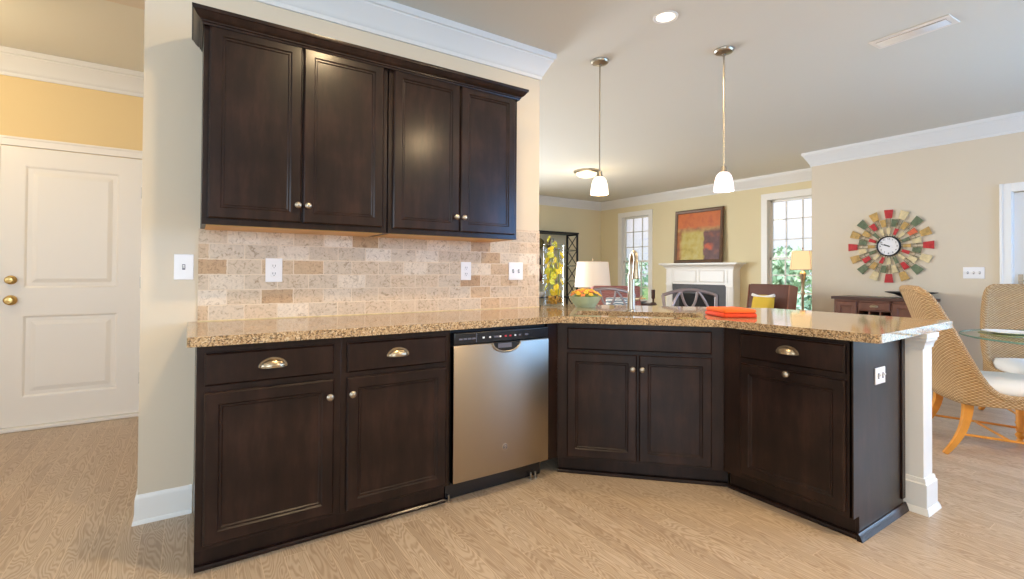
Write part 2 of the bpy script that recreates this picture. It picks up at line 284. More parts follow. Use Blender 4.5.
# ------------------------------------------------------------------ mesh helpers
class MB:
    def __init__(s): s.v = []; s.f = []; s.uv = {}
    def add(s, vs_, fs, T=None):
        o = len(s.v); s.v += [tuple(T @ Vector(p)) if T else tuple(p) for p in vs_]; s.f += [tuple(i+o for i in f) for f in fs]; return s
    def box(s, x0, x1, y0, y1, z0, z1, T=None):
        return s.add([(x, y, z) for x in (x0, x1) for y in (y0, y1) for z in (z0, z1)],
                     [(0, 1, 3, 2), (4, 6, 7, 5), (0, 4, 5, 1), (2, 3, 7, 6), (0, 2, 6, 4), (1, 5, 7, 3)], T)
    def lathe(s, prof, n=24, T=None, cap=True):
        vs_ = [(r*math.cos(2*PI*k/n), r*math.sin(2*PI*k/n), z) for r, z in prof for k in range(n)]
        fs = [(i*n+k, i*n+(k+1) % n, (i+1)*n+(k+1) % n, (i+1)*n+k) for i in range(len(prof)-1) for k in range(n)]
        if cap:
            if prof[0][0] > 1e-4: fs.append(tuple(reversed(range(n))))
            if prof[-1][0] > 1e-4: fs.append(tuple((len(prof)-1)*n+k for k in range(n)))
        return s.add(vs_, fs, T)
    def tube(s, pts, r, n=8, closed=False, T=None, sq=False):
        pts = [Vector(p) for p in pts]; N = len(pts); rs = r if isinstance(r, (list, tuple)) else [r]*N
        if sq: n = 4
        vs_ = []; prev = None
        for i, p in enumerate(pts):
            a = pts[(i-1) % N] if closed or i > 0 else p; c = pts[(i+1) % N] if closed or i < N-1 else p
            d = (c-a).normalized()
            if prev is None:
                ref = Vector((0, 0, 1)) if abs(d.z) < .9 else Vector((1, 0, 0)); nx = d.cross(ref).normalized()
            else:
                nx = (prev-d*prev.dot(d)).normalized()
            prev = nx; ny = d.cross(nx)
            for k in range(n):
                a_ = 2*PI*(k+.5)/n; vs_.append(p+(nx*math.cos(a_)+ny*math.sin(a_))*rs[i])
        L = N if closed else N-1
        fs = [(i*n+k, i*n+(k+1) % n, ((i+1) % N)*n+(k+1) % n, ((i+1) % N)*n+k) for i in range(L) for k in range(n)]
        if not closed: fs += [tuple(reversed(range(n))), tuple((N-1)*n+k for k in range(n))]
        return s.add(vs_, fs, T)
    def sweep(s, path, prof, closed=False, cap=True):
        """prof (out, z) swept along 2-D path; out is to the right-hand side of the path direction"""
        P = [Vector(p) for p in path]; N = len(P); offs = []
        for i in range(N):
            d0 = (P[i]-P[i-1]).normalized() if (i > 0 or closed) else None; d1 = (P[(i+1) % N]-P[i]).normalized() if (i < N-1 or closed) else None
            n0 = Vector((d0.y, -d0.x)) if d0 else None; n1 = Vector((d1.y, -d1.x)) if d1 else None
            if n0 is None: o = n1
            elif n1 is None: o = n0
            else: o = (n0+n1)/(1+n0.dot(n1))
            offs.append(o)
        k = len(prof); vs_ = [(P[i].x+offs[i].x*a, P[i].y+offs[i].y*a, z) for i in range(N) for a, z in prof]
        L = N if closed else N-1
        fs = [(i*k+j, ((i+1) % N)*k+j, ((i+1) % N)*k+j+1, i*k+j+1) for i in range(L) for j in range(k-1)]
        if cap and not closed: fs += [tuple(range(k)), tuple(reversed(range((N-1)*k, N*k)))]
        return s.add(vs_, fs)
    def prism(s, poly, z0, z1, T=None):
        n = len(poly); vs_ = [(x, y, z0) for x, y in poly]+[(x, y, z1) for x, y in poly]
        return s.add(vs_, [tuple(reversed(range(n))), tuple(range(n, 2*n))]+[(i, (i+1) % n, n+(i+1) % n, n+i) for i in range(n)], T)
    def rings(s, rings_, cap=True, T=None):
        """list of closed loops with the same count"""
        n = len(rings_[0]); vs_ = [p for r in rings_ for p in r]
        fs = [(i*n+k, i*n+(k+1) % n, (i+1)*n+(k+1) % n, (i+1)*n+k) for i in range(len(rings_)-1) for k in range(n)]
        if cap: fs += [tuple(reversed(range(n))), tuple(range((len(rings_)-1)*n, len(rings_)*n))]
        return s.add(vs_, fs, T)
    def ball(s, c, r, sub=2, T=None, sc_=(1, 1, 1), jit=0):
        bm = bmesh.new(); bmesh.ops.create_icosphere(bm, subdivisions=sub, radius=1)
        vs_ = []
        for v in bm.verts:
            k = r*(1+random.uniform(-jit, jit)); vs_.append((c[0]+v.co.x*k*sc_[0], c[1]+v.co.y*k*sc_[1], c[2]+v.co.z*k*sc_[2]))
        bm.verts.index_update(); fs = [tuple(v.index for v in f.verts) for f in bm.faces]; bm.free()
        return s.add(vs_, fs, T)
    def build(s, name, mat, parent=None, bevel=0, seg=2, smooth=True, sharp=35, solid=0):
        me = bpy.data.meshes.new(name); me.from_pydata(s.v, [], s.f); me.update()
        bm = bmesh.new(); bm.from_mesh(me); bmesh.ops.recalc_face_normals(bm, faces=bm.faces); bm.to_mesh(me); bm.free()
        if smooth:
            for p in me.polygons: p.use_smooth = True
            me.set_sharp_from_angle(angle=math.radians(sharp))
        me.materials.append(M[mat] if isinstance(mat, str) else mat)
        o = bpy.data.objects.new(name, me); C.objects.link(o)
        if parent: o.parent = parent
        if solid:
            md = o.modifiers.new('solid', 'SOLIDIFY'); md.thickness = solid; md.offset = 0
        if bevel:
            md = o.modifiers.new('bevel', 'BEVEL'); md.width = bevel; md.segments = seg; md.limit_method = 'ANGLE'; md.angle_limit = math.radians(40); md.harden_normals = False
        return o
def tag(o, label, cat, group=None, kind=None):
    o['label'] = label; o['category'] = cat
    if group: o['group'] = group
    if kind: o['kind'] = kind
    return o
def thing(name, label, cat, loc=(0, 0, 0), rz=0, group=None):
    o = bpy.data.objects.new(name, None); C.objects.link(o); o.empty_display_size = .1
    o.location = loc; o.rotation_euler = (0, 0, rz)
    return tag(o, label, cat, group)
def kids(o): return [c for c in bpy.data.objects if c.parent == o]
def dup(root, loc, rz, label, group=None):
    r = root.copy(); C.objects.link(r); r.location = loc; r.rotation_euler = (0, 0, rz); r['label'] = label
    if group: r['group'] = group
    for ch in kids(root):
        c = ch.copy(); C.objects.link(c); c.parent = r
        for g in kids(ch):
            d = g.copy(); C.objects.link(d); d.parent = c
    return r
def struct(o, label, cat): return tag(o, label, cat, kind='structure')
def Rz(a): return Matrix.Rotation(a, 4, 'Z')
def Tr(*p): return Matrix.Translation(p)
def bez(p0, p1, p2, p3, n=10):
    p0, p1, p2, p3 = map(Vector, (p0, p1, p2, p3))
    return [p0*(1-t)**3+p1*3*t*(1-t)**2+p2*3*t*t*(1-t)+p3*t**3 for t in [i/n for i in range(n+1)]]

# ------------------------------------------------------------------ setting
YK, YK2, XL, XR = 2.81, 2.93, -.19, 2.092      # kitchen partition
ZC = 2.73; XK, XF, YB, YD = 6.707, 7.695, 8.0, 4.90; XW, YR = -3.2, -2.6
struct(MB().box(XW-.1, XF+.15, YR-.1, YB+.15, -.1, 0).build('floor', 'floor'), 'light oak plank floor running through kitchen and dining area', 'floor')
struct(MB().box(XW-.1, XF+.15, YR-.1, YB+.15, ZC, ZC+.12).build('ceiling', 'ceil'), 'smooth white ceiling over kitchen and living room', 'ceiling')
struct(MB().box(XL, XR, YK, YK2, 0, ZC).build('wall_back', 'wall'), 'cream partition wall behind the dark wall cabinets', 'wall')
struct(MB().box(XW, XL, YK, YK2, 2.42, ZC).build('wall_header', 'wall'), 'cream header above the opening to the hall', 'wall')
struct(MB().box(XW, 0, YD, YD+.12, 0, ZC).build('wall_hall', 'wall_hall'), 'cream hall wall around the white door, lamp light put in its colour', 'wall')
struct(MB().box(0, .1, YK2, YB, 0, ZC).build('wall_divider', 'wall'), 'wall between hall and living room', 'wall')
def wall_open(name, axis, c0, c1, a0, a1, holes, mat, label):
    """wall slab with rectangular openings: axis 'x' wall plane spans y, holes (a0,a1,z0,z1) sorted"""
    b = MB(); cur = a0
    def bx(u0, u1, z0, z1):
        if u1-u0 < 1e-4 or z1-z0 < 1e-4: return
        b.box(c0, c1, u0, u1, z0, z1) if axis == 'x' else b.box(u0, u1, c0, c1, z0, z1)
    for h0, h1, z0, z1 in sorted(holes):
        bx(cur, h0, 0, ZC); bx(h0, h1, 0, z0); bx(h0, h1, z1, ZC); cur = h1
    bx(cur, a1, 0, ZC)
    return struct(b.build(name, mat), label, 'wall')
wall_open('wall_right', 'x', XK, XK+.14, YR, 3.1, [(-.52, 1.26, 0, 1.98), (-2.25, -1.05, .7, 2.25)], 'wall', 'cream wall carrying the sunburst clock')
struct(MB().box(XK+.14, XF+.14, 2.98, 3.1, 0, ZC).build('wall_jog', 'wall'), 'short return wall beside the right living room window', 'wall')
wall_open('wall_left', 'x', XW-.1, XW, YR, YB, [(.3, 2.3, .95, 2.25)], 'wall', 'wall at the far left end of the room')
W1, W2 = (6.64, 7.37), (3.48, 4.22); WZ0, WZ1 = .58, 2.34
wall_open('wall_fireplace', 'x', XF, XF+.14, 3.1, YB, [(W1[0], W1[1], WZ0, WZ1), (W2[0], W2[1], WZ0, WZ1)], 'wall_living', 'cream living room wall behind the fireplace, warm light put in its colour')
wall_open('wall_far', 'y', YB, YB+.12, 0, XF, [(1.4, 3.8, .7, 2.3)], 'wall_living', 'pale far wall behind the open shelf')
wall_open('wall_rear', 'y', YR-.12, YR, XW, XK, [(-2.55, -.65, .75, 2.25), (4.7, 6.3, 1.2, 2.52)], 'wall', 'wall behind the viewer')

CROWN = [(0, ZC-.178), (.014, ZC-.178), (.016, ZC-.155), (.024, ZC-.148), (.03, ZC-.135), (.052, ZC-.10), (.078, ZC-.062), (.088, ZC-.05), (.09, ZC-.04), (.102, ZC-.036), (.106, ZC-.02), (.106, ZC), (0, ZC)]
BASE = [(0, .132), (.004, .132), (.009, .118), (.010, .110), (.010, .018), (.014, .016), (.018, .006), (.018, 0), (0, 0)]
CROWN = [(a*.82, z) for a, z in CROWN]
def crown(name, path, label, mat='trim', prof=CROWN): return struct(MB().sweep(path, prof).build(name, 'crown' if prof is CROWN and mat == 'trim' else mat, sharp=25), label, 'crown moulding' if prof is CROWN else 'baseboard')
crown('trim_1', [(XW, YK), (XR, YK), (XR, YK2), (.1, YK2)], 'white crown moulding wrapping the kitchen partition end')
crown('trim_2', [(XW, YD), (0, YD), (0, YK2)], 'white crown moulding above the hall door')
crown('trim_3', [(.1, YK2), (.1, YB), (XF, YB), (XF, 3.1), (XK, 3.1), (XK, YR), (XW, YR), (XW, YK)], 'white crown moulding around living and dining walls')
crown('baseboard_left', [(.02, YK), (XL, YK), (XL, YK2), (0, YK2)][::-1], 'white baseboard around the partition end beside the cabinets', prof=BASE)
crown('baseboard_hall', [(XW, YD), (-1.22, YD)], 'white baseboard left of the hall door', prof=BASE)
crown('baseboard_right', [(.1, YK2), (.1, YB), (XF, YB), (XF, 6.12)], 'white baseboard under the far living room wall', prof=BASE)
crown('baseboard_fireplace', [(XF, 4.73), (XF, 3.1), (XK, 3.1), (XK, 1.36)], 'white baseboard under the sunburst clock wall', prof=BASE)

def window(name, label, y0, y1, x, cols=3):
    root = struct(MB().box(x-.012, x+.005, y0-.1, y0, WZ0-.09, WZ1+.1).box(x-.012, x+.005, y1, y1+.1, WZ0-.09, WZ1+.1).box(x-.014, x+.005, y0-.1, y1+.1, WZ1, WZ1+.1)
                  .box(x-.012, x+.005, y0-.1, y1+.1, WZ0-.1, WZ0-.02).build(name, 'trim', bevel=.004), label, 'window')
    MB().box(x-.05, x+.06, y0-.11, y1+.11, WZ0-.025, WZ0).build('sill', 'trim', root, bevel=.004)
    zm = (WZ0+WZ1)/2-.06
    for nm, xo, z0, z1 in (('upper_sash', x+.085, zm-.015, WZ1), ('lower_sash', x+.055, WZ0, zm+.02)):
        b = MB(); w = .036
        b.box(xo, xo+.028, y0, y0+w, z0, z1).box(xo, xo+.028, y1-w, y1, z0, z1).box(xo, xo+.028, y0, y1, z0, z0+w).box(xo, xo+.028, y0, y1, z1-w, z1)
        for i in range(1, cols):
            yy = y0+(y1-y0)*i/cols; b.box(xo+.004, xo+.022, yy-.009, yy+.009, z0+w, z1-w)
        for i in (1, 2):
            zz = z0+(z1-z0)*i/3; b.box(xo+.004, xo+.022, y0+w, y1-w, zz-.009, zz+.009)
        s_ = b.build(nm, 'trim', root)
        MB().box(xo+.011, xo+.015, y0+w, y1-w, z0+w, z1-w).build('pane', 'pane', s_)
    MB().box(x, x+.13, y0-.004, y0+.004, WZ0, WZ1).box(x, x+.13, y1-.004, y1+.004, WZ0, WZ1).box(x, x+.13, y0, y1, WZ1-.004, WZ1+.004).build('jamb', 'trim', root)
    return root
window('window_1', 'tall gridded sash window left of the fireplace', W1[0], W1[1], XF)
window('window_2', 'tall gridded sash window right of the fireplace behind floor lamp', W2[0], W2[1], XF)
def rear_window(name, label, x0, x1, z0, z1, y, out):
    root = struct(MB().box(x0-.09, x0, y-.012, y+.014, z0-.09, z1+.09).box(x1, x1+.09, y-.012, y+.014, z0-.09, z1+.09).box(x0, x1, y-.012, y+.014, z1, z1+.09).box(x0, x1, y-.012, y+.014, z0-.09, z0).build(name, 'trim'), label, 'window')
    b = MB(); yy = y+out
    for i in range(4):
        u = x0+.02+(x1-x0-.04)*i/3; b.box(u-.02, u+.02, yy-.015, yy+.015, z0, z1)
    for zz in (z0+.02, (z0+z1)/2, z1-.02): b.box(x0, x1, yy-.015, yy+.015, zz-.02, zz+.02)
    b.build('sash', 'trim', root)
    return root
rear_window('window_3', 'breakfast nook window behind the viewer', 4.7, 6.3, 1.2, 2.52, YR, -.06)
rear_window('window_4_added', 'added unseen kitchen window behind the viewer', -2.55, -.65, .75, 2.25, YR, -.06)
rear_window('window_5_added', 'added unseen living room window on the far wall behind the partition', 1.4, 3.8, .7, 2.3, YB, .06)

w6 = struct(MB().box(XK-.012, XK+.005, -2.34, -2.25, .61, 2.34).box(XK-.012, XK+.005, -1.05, -.96, .61, 2.34).box(XK-.012, XK+.005, -2.25, -1.05, 2.25, 2.34).box(XK-.012, XK+.005, -2.25, -1.05, .61, .70).build('window_6_added', 'trim'), 'added unseen dining window on the right wall beyond the patio door', 'window')
MB().box(XK+.05, XK+.08, -2.25, -1.05, 1.45, 1.49).box(XK+.05, XK+.08, -1.67, -1.63, .7, 2.25).build('sash', 'trim', w6)
w7 = struct(MB().box(XW-.005, XW+.012, .21, .3, .86, 2.34).box(XW-.005, XW+.012, 2.3, 2.39, .86, 2.34).box(XW-.005, XW+.012, .3, 2.3, 2.25, 2.34).box(XW-.005, XW+.012, .3, 2.3, .86, .95).build('window_7_added', 'trim'), 'added unseen kitchen window on the far left wall', 'window')
MB().box(XW-.08, XW-.05, .3, 2.3, 1.58, 1.62).box(XW-.08, XW-.05, 1.28, 1.32, .95, 2.25).build('sash', 'trim', w7)
# patio door in the right wall
pd = struct(MB().box(XK-.014, XK+.002, 1.26, 1.345, 0, 2.065).box(XK-.014, XK+.002, -.605, -.52, 0, 2.065).box(XK-.014, XK+.002, -.52, 1.26, 1.98, 2.065)
            .box(XK-.022, XK-.0145, 1.322, 1.345, 0, 2.065).build('door_1', 'trim', bevel=.003), 'white glazed patio door at the right edge behind wicker chair', 'door')
for y0, y1 in ((.37, 1.255), (-.515, .37)):
    lf = MB().box(XK+.04, XK+.085, y0, y0+.1, .01, 1.975).box(XK+.04, XK+.085, y1-.1, y1, .01, 1.975).box(XK+.04, XK+.085, y0+.1, y1-.1, .01, .24).box(XK+.04, XK+.085, y0+.1, y1-.1, 1.85, 1.975).build('door_leaf', 'trim', pd, bevel=.003)
    MB().box(XK+.06, XK+.066, y0+.1, y1-.1, .24, 1.85).build('pane', 'pane', lf)
MB().box(XK, XK+.14, 1.255, 1.262, 0, 1.98).box(XK, XK+.14, -.522, -.515, 0, 1.98).build('jamb', 'trim', pd)
hd = MB().box(XK+.032, XK+.041, 1.19, 1.225, 1.03, 1.17).build('door_handle', 'nickel', pd)
MB().tube([(XK+.035, 1.207, 1.11), (XK-.01, 1.207, 1.11), (XK-.012, 1.19, 1.11), (XK-.012, 1.10, 1.115)], .009).build('lever', 'nickel', hd)

# hall door
DX0, DX1 = -1.135, -.33
hdoor = struct(MB().box(DX0-.075, DX0-.003, YD-.018, YD, 0, 2.115).box(DX1+.003, DX1+.075, YD-.018, YD, 0, 2.115).box(DX0-.075, DX1+.075, YD-.018, YD, 2.052, 2.115).box(DX0-.08, DX1+.08, YD-.024, YD, 2.10, 2.117)
               .build('door_2', 'doorw', bevel=.003), 'white two panel hall door with brass knobs', 'door')
def panel_face(b, x0, x1, z0, z1, y, loops, T=None, back=None):
    """concentric rectangles; loops (inset, y offset); closes the middle"""
    vs_ = []; fs = []
    if back is not None: loops = [(0, back)]+loops
    for ins, dy in loops: vs_ += [(x0+ins, y+dy, z0+ins), (x1-ins, y+dy, z0+ins), (x1-ins, y+dy, z1-ins), (x0+ins, y+dy, z1-ins)]
    for i in range(len(loops)-1):
        for k in range(4): fs.append((i*4+k, i*4+(k+1) % 4, (i+1)*4+(k+1) % 4, (i+1)*4+k))
    q = (len(loops)-1)*4; fs.append((q, q+1, q+2, q+3))
    if back is not None: fs.append((3, 2, 1, 0))
    return b.add(vs_, fs, T)
b = MB(); yf = YD-.012; px0, px1 = -1.012, -.466
for x0, x1, z0, z1 in ((DX0, px0, .03, 2.047), (px1, DX1, .03, 2.047), (px0, px1, .03, .23), (px0, px1, .83, 1.02), (px0, px1, 1.92, 2.047)): b.box(x0, x1, yf, YD+.01, z0, z1)
leaf = b.build('door_leaf', 'doorw', hdoor, smooth=False)
for z0, z1 in ((.23, .83), (1.02, 1.92)):
    panel_face(MB(), px0, px1, z0, z1, yf, [(0, 0), (.008, .001), (.02, .009), (.045, .009), (.07, .003), (.075, .002)]).build('door_panel', 'doorw', leaf, smooth=False)
MB().box(DX0-.06, DX1+.06, YD-.05, YD+.02, 0, .028).build('threshold', 'doorw', hdoor, bevel=.006)
for zz, rr in ((1.085, .032), (.94, .036)):
    MB().lathe([(rr, 0), (rr, .006), (rr*.5, .012), (rr*.4, .022), (rr*.75, .03), (rr*.85, .045), (rr*.6, .055), (0, .058)], 20, Tr(-1.07, yf, zz) @ Matrix.Rotation(PI/2, 4, 'X')).build('knob' if zz < 1 else 'deadbolt', 'brass', hdoor)
for zz in (1.78, 1.06, .3): MB().box(DX1-.004, DX1+.008, yf-.008, yf, zz-.045, zz+.045).build('hinge', 'nickel', hdoor)

# ------------------------------------------------------------------ kitchen cabinets
YF = 2.193     # base face plane
ZB, ZT = .10, .876
DOORL = [(0, -.0125), (.006, -.019), (.046, -.019), (.0515, -.0135), (.058, -.0135), (.0625, -.009)]
DRAWL = [(0, -.0115), (.007, -.019)]
def knob(parent, x, y, z, rz=0):
    return MB().lathe([(.008, 0), (.006, .004), (.0055, .012), (.010, .015), (.0148, .02), (.0152, .0245), (.012, .029), (.006, .0312), (0, .0315)], 20, Tr(x, y, z) @ Matrix.Rotation(PI/2, 4, 'X')).build('knob', 'nickel', parent)
def cup_pull(parent, x, y, z, A=.047, Hh=.031, P=.026):
    b = MB(); n1, n2 = 16, 8; vs_ = []
    for i in range(n1+1):
        th = PI*i/n1
        for j in range(n2+1):
            ph = PI/2*j/n2; vs_.append((x+A*math.cos(th), y-P*math.sin(th)*math.sin(ph), z+Hh*math.sin(th)*math.cos(ph)))
    b.add(vs_, [(i*(n2+1)+j, (i+1)*(n2+1)+j, (i+1)*(n2+1)+j+1, i*(n2+1)+j+1) for i in range(n1) for j in range(n2)])
    b.tube([(x+(A+.003)*math.cos(PI*i/16), y-.001, z+(Hh+.003)*math.sin(PI*i/16)) for i in range(17)], .003, 6)
    b.tube([(x+A*math.cos(PI*i/16), y-P*math.sin(PI*i/16), z) for i in range(17)], .0022, 6)
    o = b.build('cup_pull', 'bronze', parent, solid=.0022)
    return o
def base_cab(name, label, loc, rz, w, drawers, doors, depth=.605, group=None, ends=(0, 0), open_top=False):
    """local x along the face, y into the cabinet, z up"""
    t = thing(name, label, 'cabinet', loc, rz, group)
    cb_ = MB()
    if open_top: cb_.box(0, w, 0, .02, ZB, ZT).box(0, .018, .02, depth, ZB, ZT).box(w-.018, w, .02, depth, ZB, ZT).box(.018, w-.018, .02, depth, ZB, ZB+.018)
    else: cb_.box(0, w, 0, depth, ZB, ZT)
    cb_.build('carcass', 'esp', t, bevel=.0015)
    MB().box(-ends[0], w+ends[1], .058, .075, 0, ZB+.001).build('toe_kick', 'esp', t)
    MB().tube([(-ends[0], .05, .007), (w+ends[1], .05, .007)], .0125, 10).build('shoe_moulding', 'esp', t)
    for x0, x1, z0, z1, pull in drawers:
        d = panel_face(MB(), x0, x1, z0, z1, 0, DRAWL, back=-.0005).build('drawer', 'esp', t, sharp=20)
        if pull: cup_pull(d, pull, -.019, (z0+z1)/2-.008)
    for x0, x1, z0, z1, kx, kz in doors:
        d = panel_face(MB(), x0, x1, z0, z1, 0, DOORL, back=-.0005).build('door', 'esp', t, sharp=20)
        knob(d, kx, -.019, kz)
    return t
base_cab('base_cabinet', 'leftmost dark base cabinet beside the white baseboard wall', (.024, YF, 0), 0, .531, [(.026, .499, .722, .846, .26)], [(.026, .501, .118, .696, .479, .625)], group='one drawer base cabinets')
base_cab('base_cabinet', 'dark base cabinet directly left of the steel dishwasher', (.555, YF, 0), 0, .53, [(.026, .503, .717, .847, .254)], [(.026, .505, .112, .694, .043, .625)], group='one drawer base cabinets')
S2 = math.sqrt(.5)
sink_cab = base_cab('sink_base_cabinet', 'dark diagonal corner sink cabinet with two doors and false drawer front', (1.77, YF, 0), -PI/4, .90,
                    [(.058, .836, .726, .848, None)], [(.058, .444, .116, .706, .420, .630), (.456, .836, .116, .706, .471, .630)], depth=.34, ends=(.0, .034), open_top=True)
MB().box(1.694, 1.77, YF, YF+.3, ZB, ZT, Rz(PI/4) @ Tr(-1.77, -YF, 0)).build('filler_panel', 'esp', sink_cab)
XP, YE = 2.406, .947
end_cab = base_cab('base_cabinet', 'dark peninsula end cabinet with single pull out door and top knob', (XP, 1.557, 0), -PI/2, .61-.001,
                   [(.1, .587, .727, .853, .343)], [(.1, .587, .124, .697, .345, .684)], depth=.52)
# the finished end panel of the peninsula with toe notch and mouldings
T = Tr(-XP, -1.557, 0); inv = Rz(PI/2)
def PE(): return inv @ T
pn = MB(); poly = [(XP, ZB+.0), (XP+.055, ZB), (XP+.055, 0), (2.955, 0), (2.955, ZT), (XP, ZT)]
n_ = len(poly)
pn.add([(x, YE-.004, z) for x, z in poly]+[(x, YE+.012, z) for x, z in poly], [tuple(range(n_)), tuple(reversed(range(n_, 2*n_)))]+[(i, (i+1) % n_, n_+(i+1) % n_, n_+i) for i in range(n_)], PE())
pn.build('end_panel', 'esp', end_cab, bevel=.0012)
MB().box(2.925, 2.962, YE-.012, YE+.012, .06, ZT, PE()).build('corner_batten', 'esp', end_cab, bevel=.002)
MB().sweep([(XP+.03, YE-.004), (2.985, YE-.004)], [(0, .035), (.006, .033), (.012, .024), (.018, .012), (.022, 0), (0, 0)]).build('end_shoe_moulding', 'esp', end_cab).matrix_parent_inverse = PE()

# wall cabinets
YU = 2.505; ZU0, ZU1 = 1.365, 2.262
def wall_cab(label, x0, x1, doors):
    t = thing('wall_cabinet', label, 'cabinet', (x0, YU, ZU0), 0, 'dark wall cabinets above the backsplash')
    w = x1-x0
    MB().box(0, w, 0, YK-YU-.002, 0, ZU1-ZU0).build('carcass', 'esp', t, bevel=.0015)
    MB().box(.018, w-.018, .016, YK-YU-.004, -.0035, 0).build('bottom_panel', 'maple', t)
    for a, b_, kx in doors:
        d = panel_face(MB(), a-x0, b_-x0, .028, 2.245-ZU0, 0, DOORL, back=-.0005).build('door', 'esp', t, sharp=20)
        knob(d, kx-x0, -.019, 1.474-ZU0)
    return t
wall_cab('left dark wall cabinet of the pair, above the left outlet', .038, .862, [(.060, .438, .421), (.446, .838, .466)])
wall_cab('right dark wall cabinet of the pair, nearest the open living room', .868, 1.69, [(.892, 1.284, 1.258), (1.294, 1.668, 1.306)])
cp = [(a*.88, z-.006) for a, z in [(0, 2.236), (.004, 2.236), (.006, 2.244), (.012, 2.247), (.013, 2.253), (.020, 2.256), (.030, 2.264), (.040, 2.277), (.043, 2.281), (.048, 2.283), (.050, 2.292), (.050, 2.298), (0, 2.298)]]
o = MB().sweep([(1.691, YK-.003), (1.691, YU-.02), (.037, YU-.02), (.037, YK-.003)], [(-a, z) for a, z in cp]).build('cabinet_crown', 'esp', sharp=20)
tag(o, 'dark stepped crown moulding along the top of both wall cabinets', 'moulding')

# dishwasher
t = thing('dishwasher', 'stainless steel dishwasher with black control strip between dark cabinets', 'dishwasher', (1.089, YF, 0), 0)
Wd = .598
MB().box(.004, Wd-.004, .01, .58, .10, .868).build('tub', 'blackm', t)
b = MB(); xs = [.004+(Wd-.008)*i/16 for i in range(17)]
rg_ = []
for z in (.112, .118, .785, .793):
    ins = .004 if z in (.112, .793) else 0
    rg_.append([(x, -.028+ins-.004*math.sin(PI*i/16), z) for i, x in enumerate(xs)]+[(x, .008, z) for x in reversed(xs)])
dwd = b.rings(rg_).build('door', 'steel_door', t, sharp=50)
ul = dwd.data.uv_layers.new(name='UVMap')
for lp in dwd.data.loops:
    c_ = dwd.data.vertices[lp.vertex_index].co; ul.data[lp.index].uv = (c_.x, c_.z)
cpn = MB().box(.004, Wd-.004, -.03, .01, .797, .858).build('control_panel', 'black', t, bevel=.006, seg=3)
for x, w_, col in ((.03, .02, 'slot'), (.055, .02, 'slot'), (.08, .02, 'slot'), (.105, .02, 'slot'), (.165, .012, 'plastic'), (.205, .01, 'plastic'), (.235, .028, 'slot'), (.268, .01, 'plastic'), (.30, .012, 'tred'), (.33, .012, 'tred'), (.362, .01, 'plastic'), (.39, .014, 'slot'), (.43, .022, 'slot')):
    MB().box(x, x+w_, -.0312, -.03, .822, .83).build('button', col, cpn)
MB().box(.128, .131, -.0311, -.03, .805, .85).build('divider', 'slot', cpn)
cx_, aw, ah = .312, .088, .052
hp = [(cx_+aw*math.cos(PI+PI*i/20), .796+ah*math.sin(PI+PI*i/20)) for i in range(21)]
b = MB(); nh = len(hp)
b.add([(x, -.0335, z) for x, z in hp]+[(x, -.030, z) for x, z in hp], [tuple(range(nh))]+[(i, i+1, nh+i+1, nh+i) for i in range(nh-1)])
b.build('handle_pocket', 'black', t)
MB().tube([(x, -.0345, z) for x, z in hp], .0048, 8).build('handle_rim', 'nickel', t)
MB().box(cx_-.055, cx_+.03, -.0345, -.033, .766, .79).build('latch', 'slot', t)
bd = MB().lathe([(.019, 0), (.019, .002), (.016, .003), (0, .003)], 24, Tr(.305, -.031, .243) @ Matrix.Rotation(PI/2, 4, 'X')).build('badge', 'nickel', t)
MB().tube([(.305+.0125*math.cos(a), -.0345, .243+.0125*math.sin(a)) for a in [2*PI*i/20 for i in range(20)]], .0012, 5, closed=True) \
    .tube(bez((.297, -.0345, .246), (.293, -.0345, .252), (.304, -.0345, .252), (.302, -.0345, .243)), .0011, 5).tube(bez((.302, -.0345, .243), (.300, -.0345, .235), (.294, -.0345, .238), (.298, -.0345, .243)), .0011, 5) \
    .tube(bez((.307, -.0345, .248), (.313, -.0345, .250), (.313, -.0345, .243), (.306, -.0345, .243)), .0011, 5).tube(bez((.306, -.0345, .243), (.316, -.0345, .242), (.315, -.0345, .235), (.307, -.0345, .237)), .0011, 5).build('monogram', 'slot', bd)
MB().box(.0, Wd, .052, .07, .008, .112).build('kick_plate', 'black', t)
for x in (.012, Wd-.075, Wd-.045): MB().lathe([(.010, 0), (.010, .008), (.005, .01), (.005, .035)], 10, Tr(x, .035, 0)).build('levelling_foot', 'nickel', t)

# countertop with sink cut-out
def fillet(pts, rad):
    out = []
    for i, p in enumerate(pts):
        r = rad.get(i, 0)
        if not r: out.append(Vector(p)); continue
        p = Vector(p); a = (Vector(pts[i-1])-p).normalized(); c = (Vector(pts[(i+1) % len(pts)])-p).normalized()
        ang = a.angle(c); d = r/math.tan(ang/2)
        for k in range(7):
            tt = k/6; s0 = p+a*d; s1 = p+c*d; out.append(s0*(1-tt)**2+p*2*tt*(1-tt)+s1*tt*tt)
    return out
cpts = fillet([(-.008, 2.158), (1.755, 2.158), (2.37, 1.543), (2.37, .835), (3.462, .876), (3.50, 1.9), (2.45, 2.95), (XR+.001, 2.95), (XR+.001, YK-.001), (-.008, YK-.001)], {0: .012, 1: .05, 2: .05, 3: .03, 4: .03, 5: .08})
ux = Vector((S2, -S2)); uy = Vector((S2, S2)); s0 = Vector((1.77, YF))
spt = lambda a, d: s0+ux*a+uy*d
hole = fillet([spt(.09, .07), spt(.81, .07), spt(.81, .40), spt(.09, .40)], {0: .05, 1: .05, 2: .05, 3: .05})
bm = bmesh.new()
def loop_e(pts, z):
    v = [bm.verts.new((p.x, p.y, z)) for p in pts]; return v, [bm.edges.new((v[i], v[(i+1) % len(v)])) for i in range(len(v))]
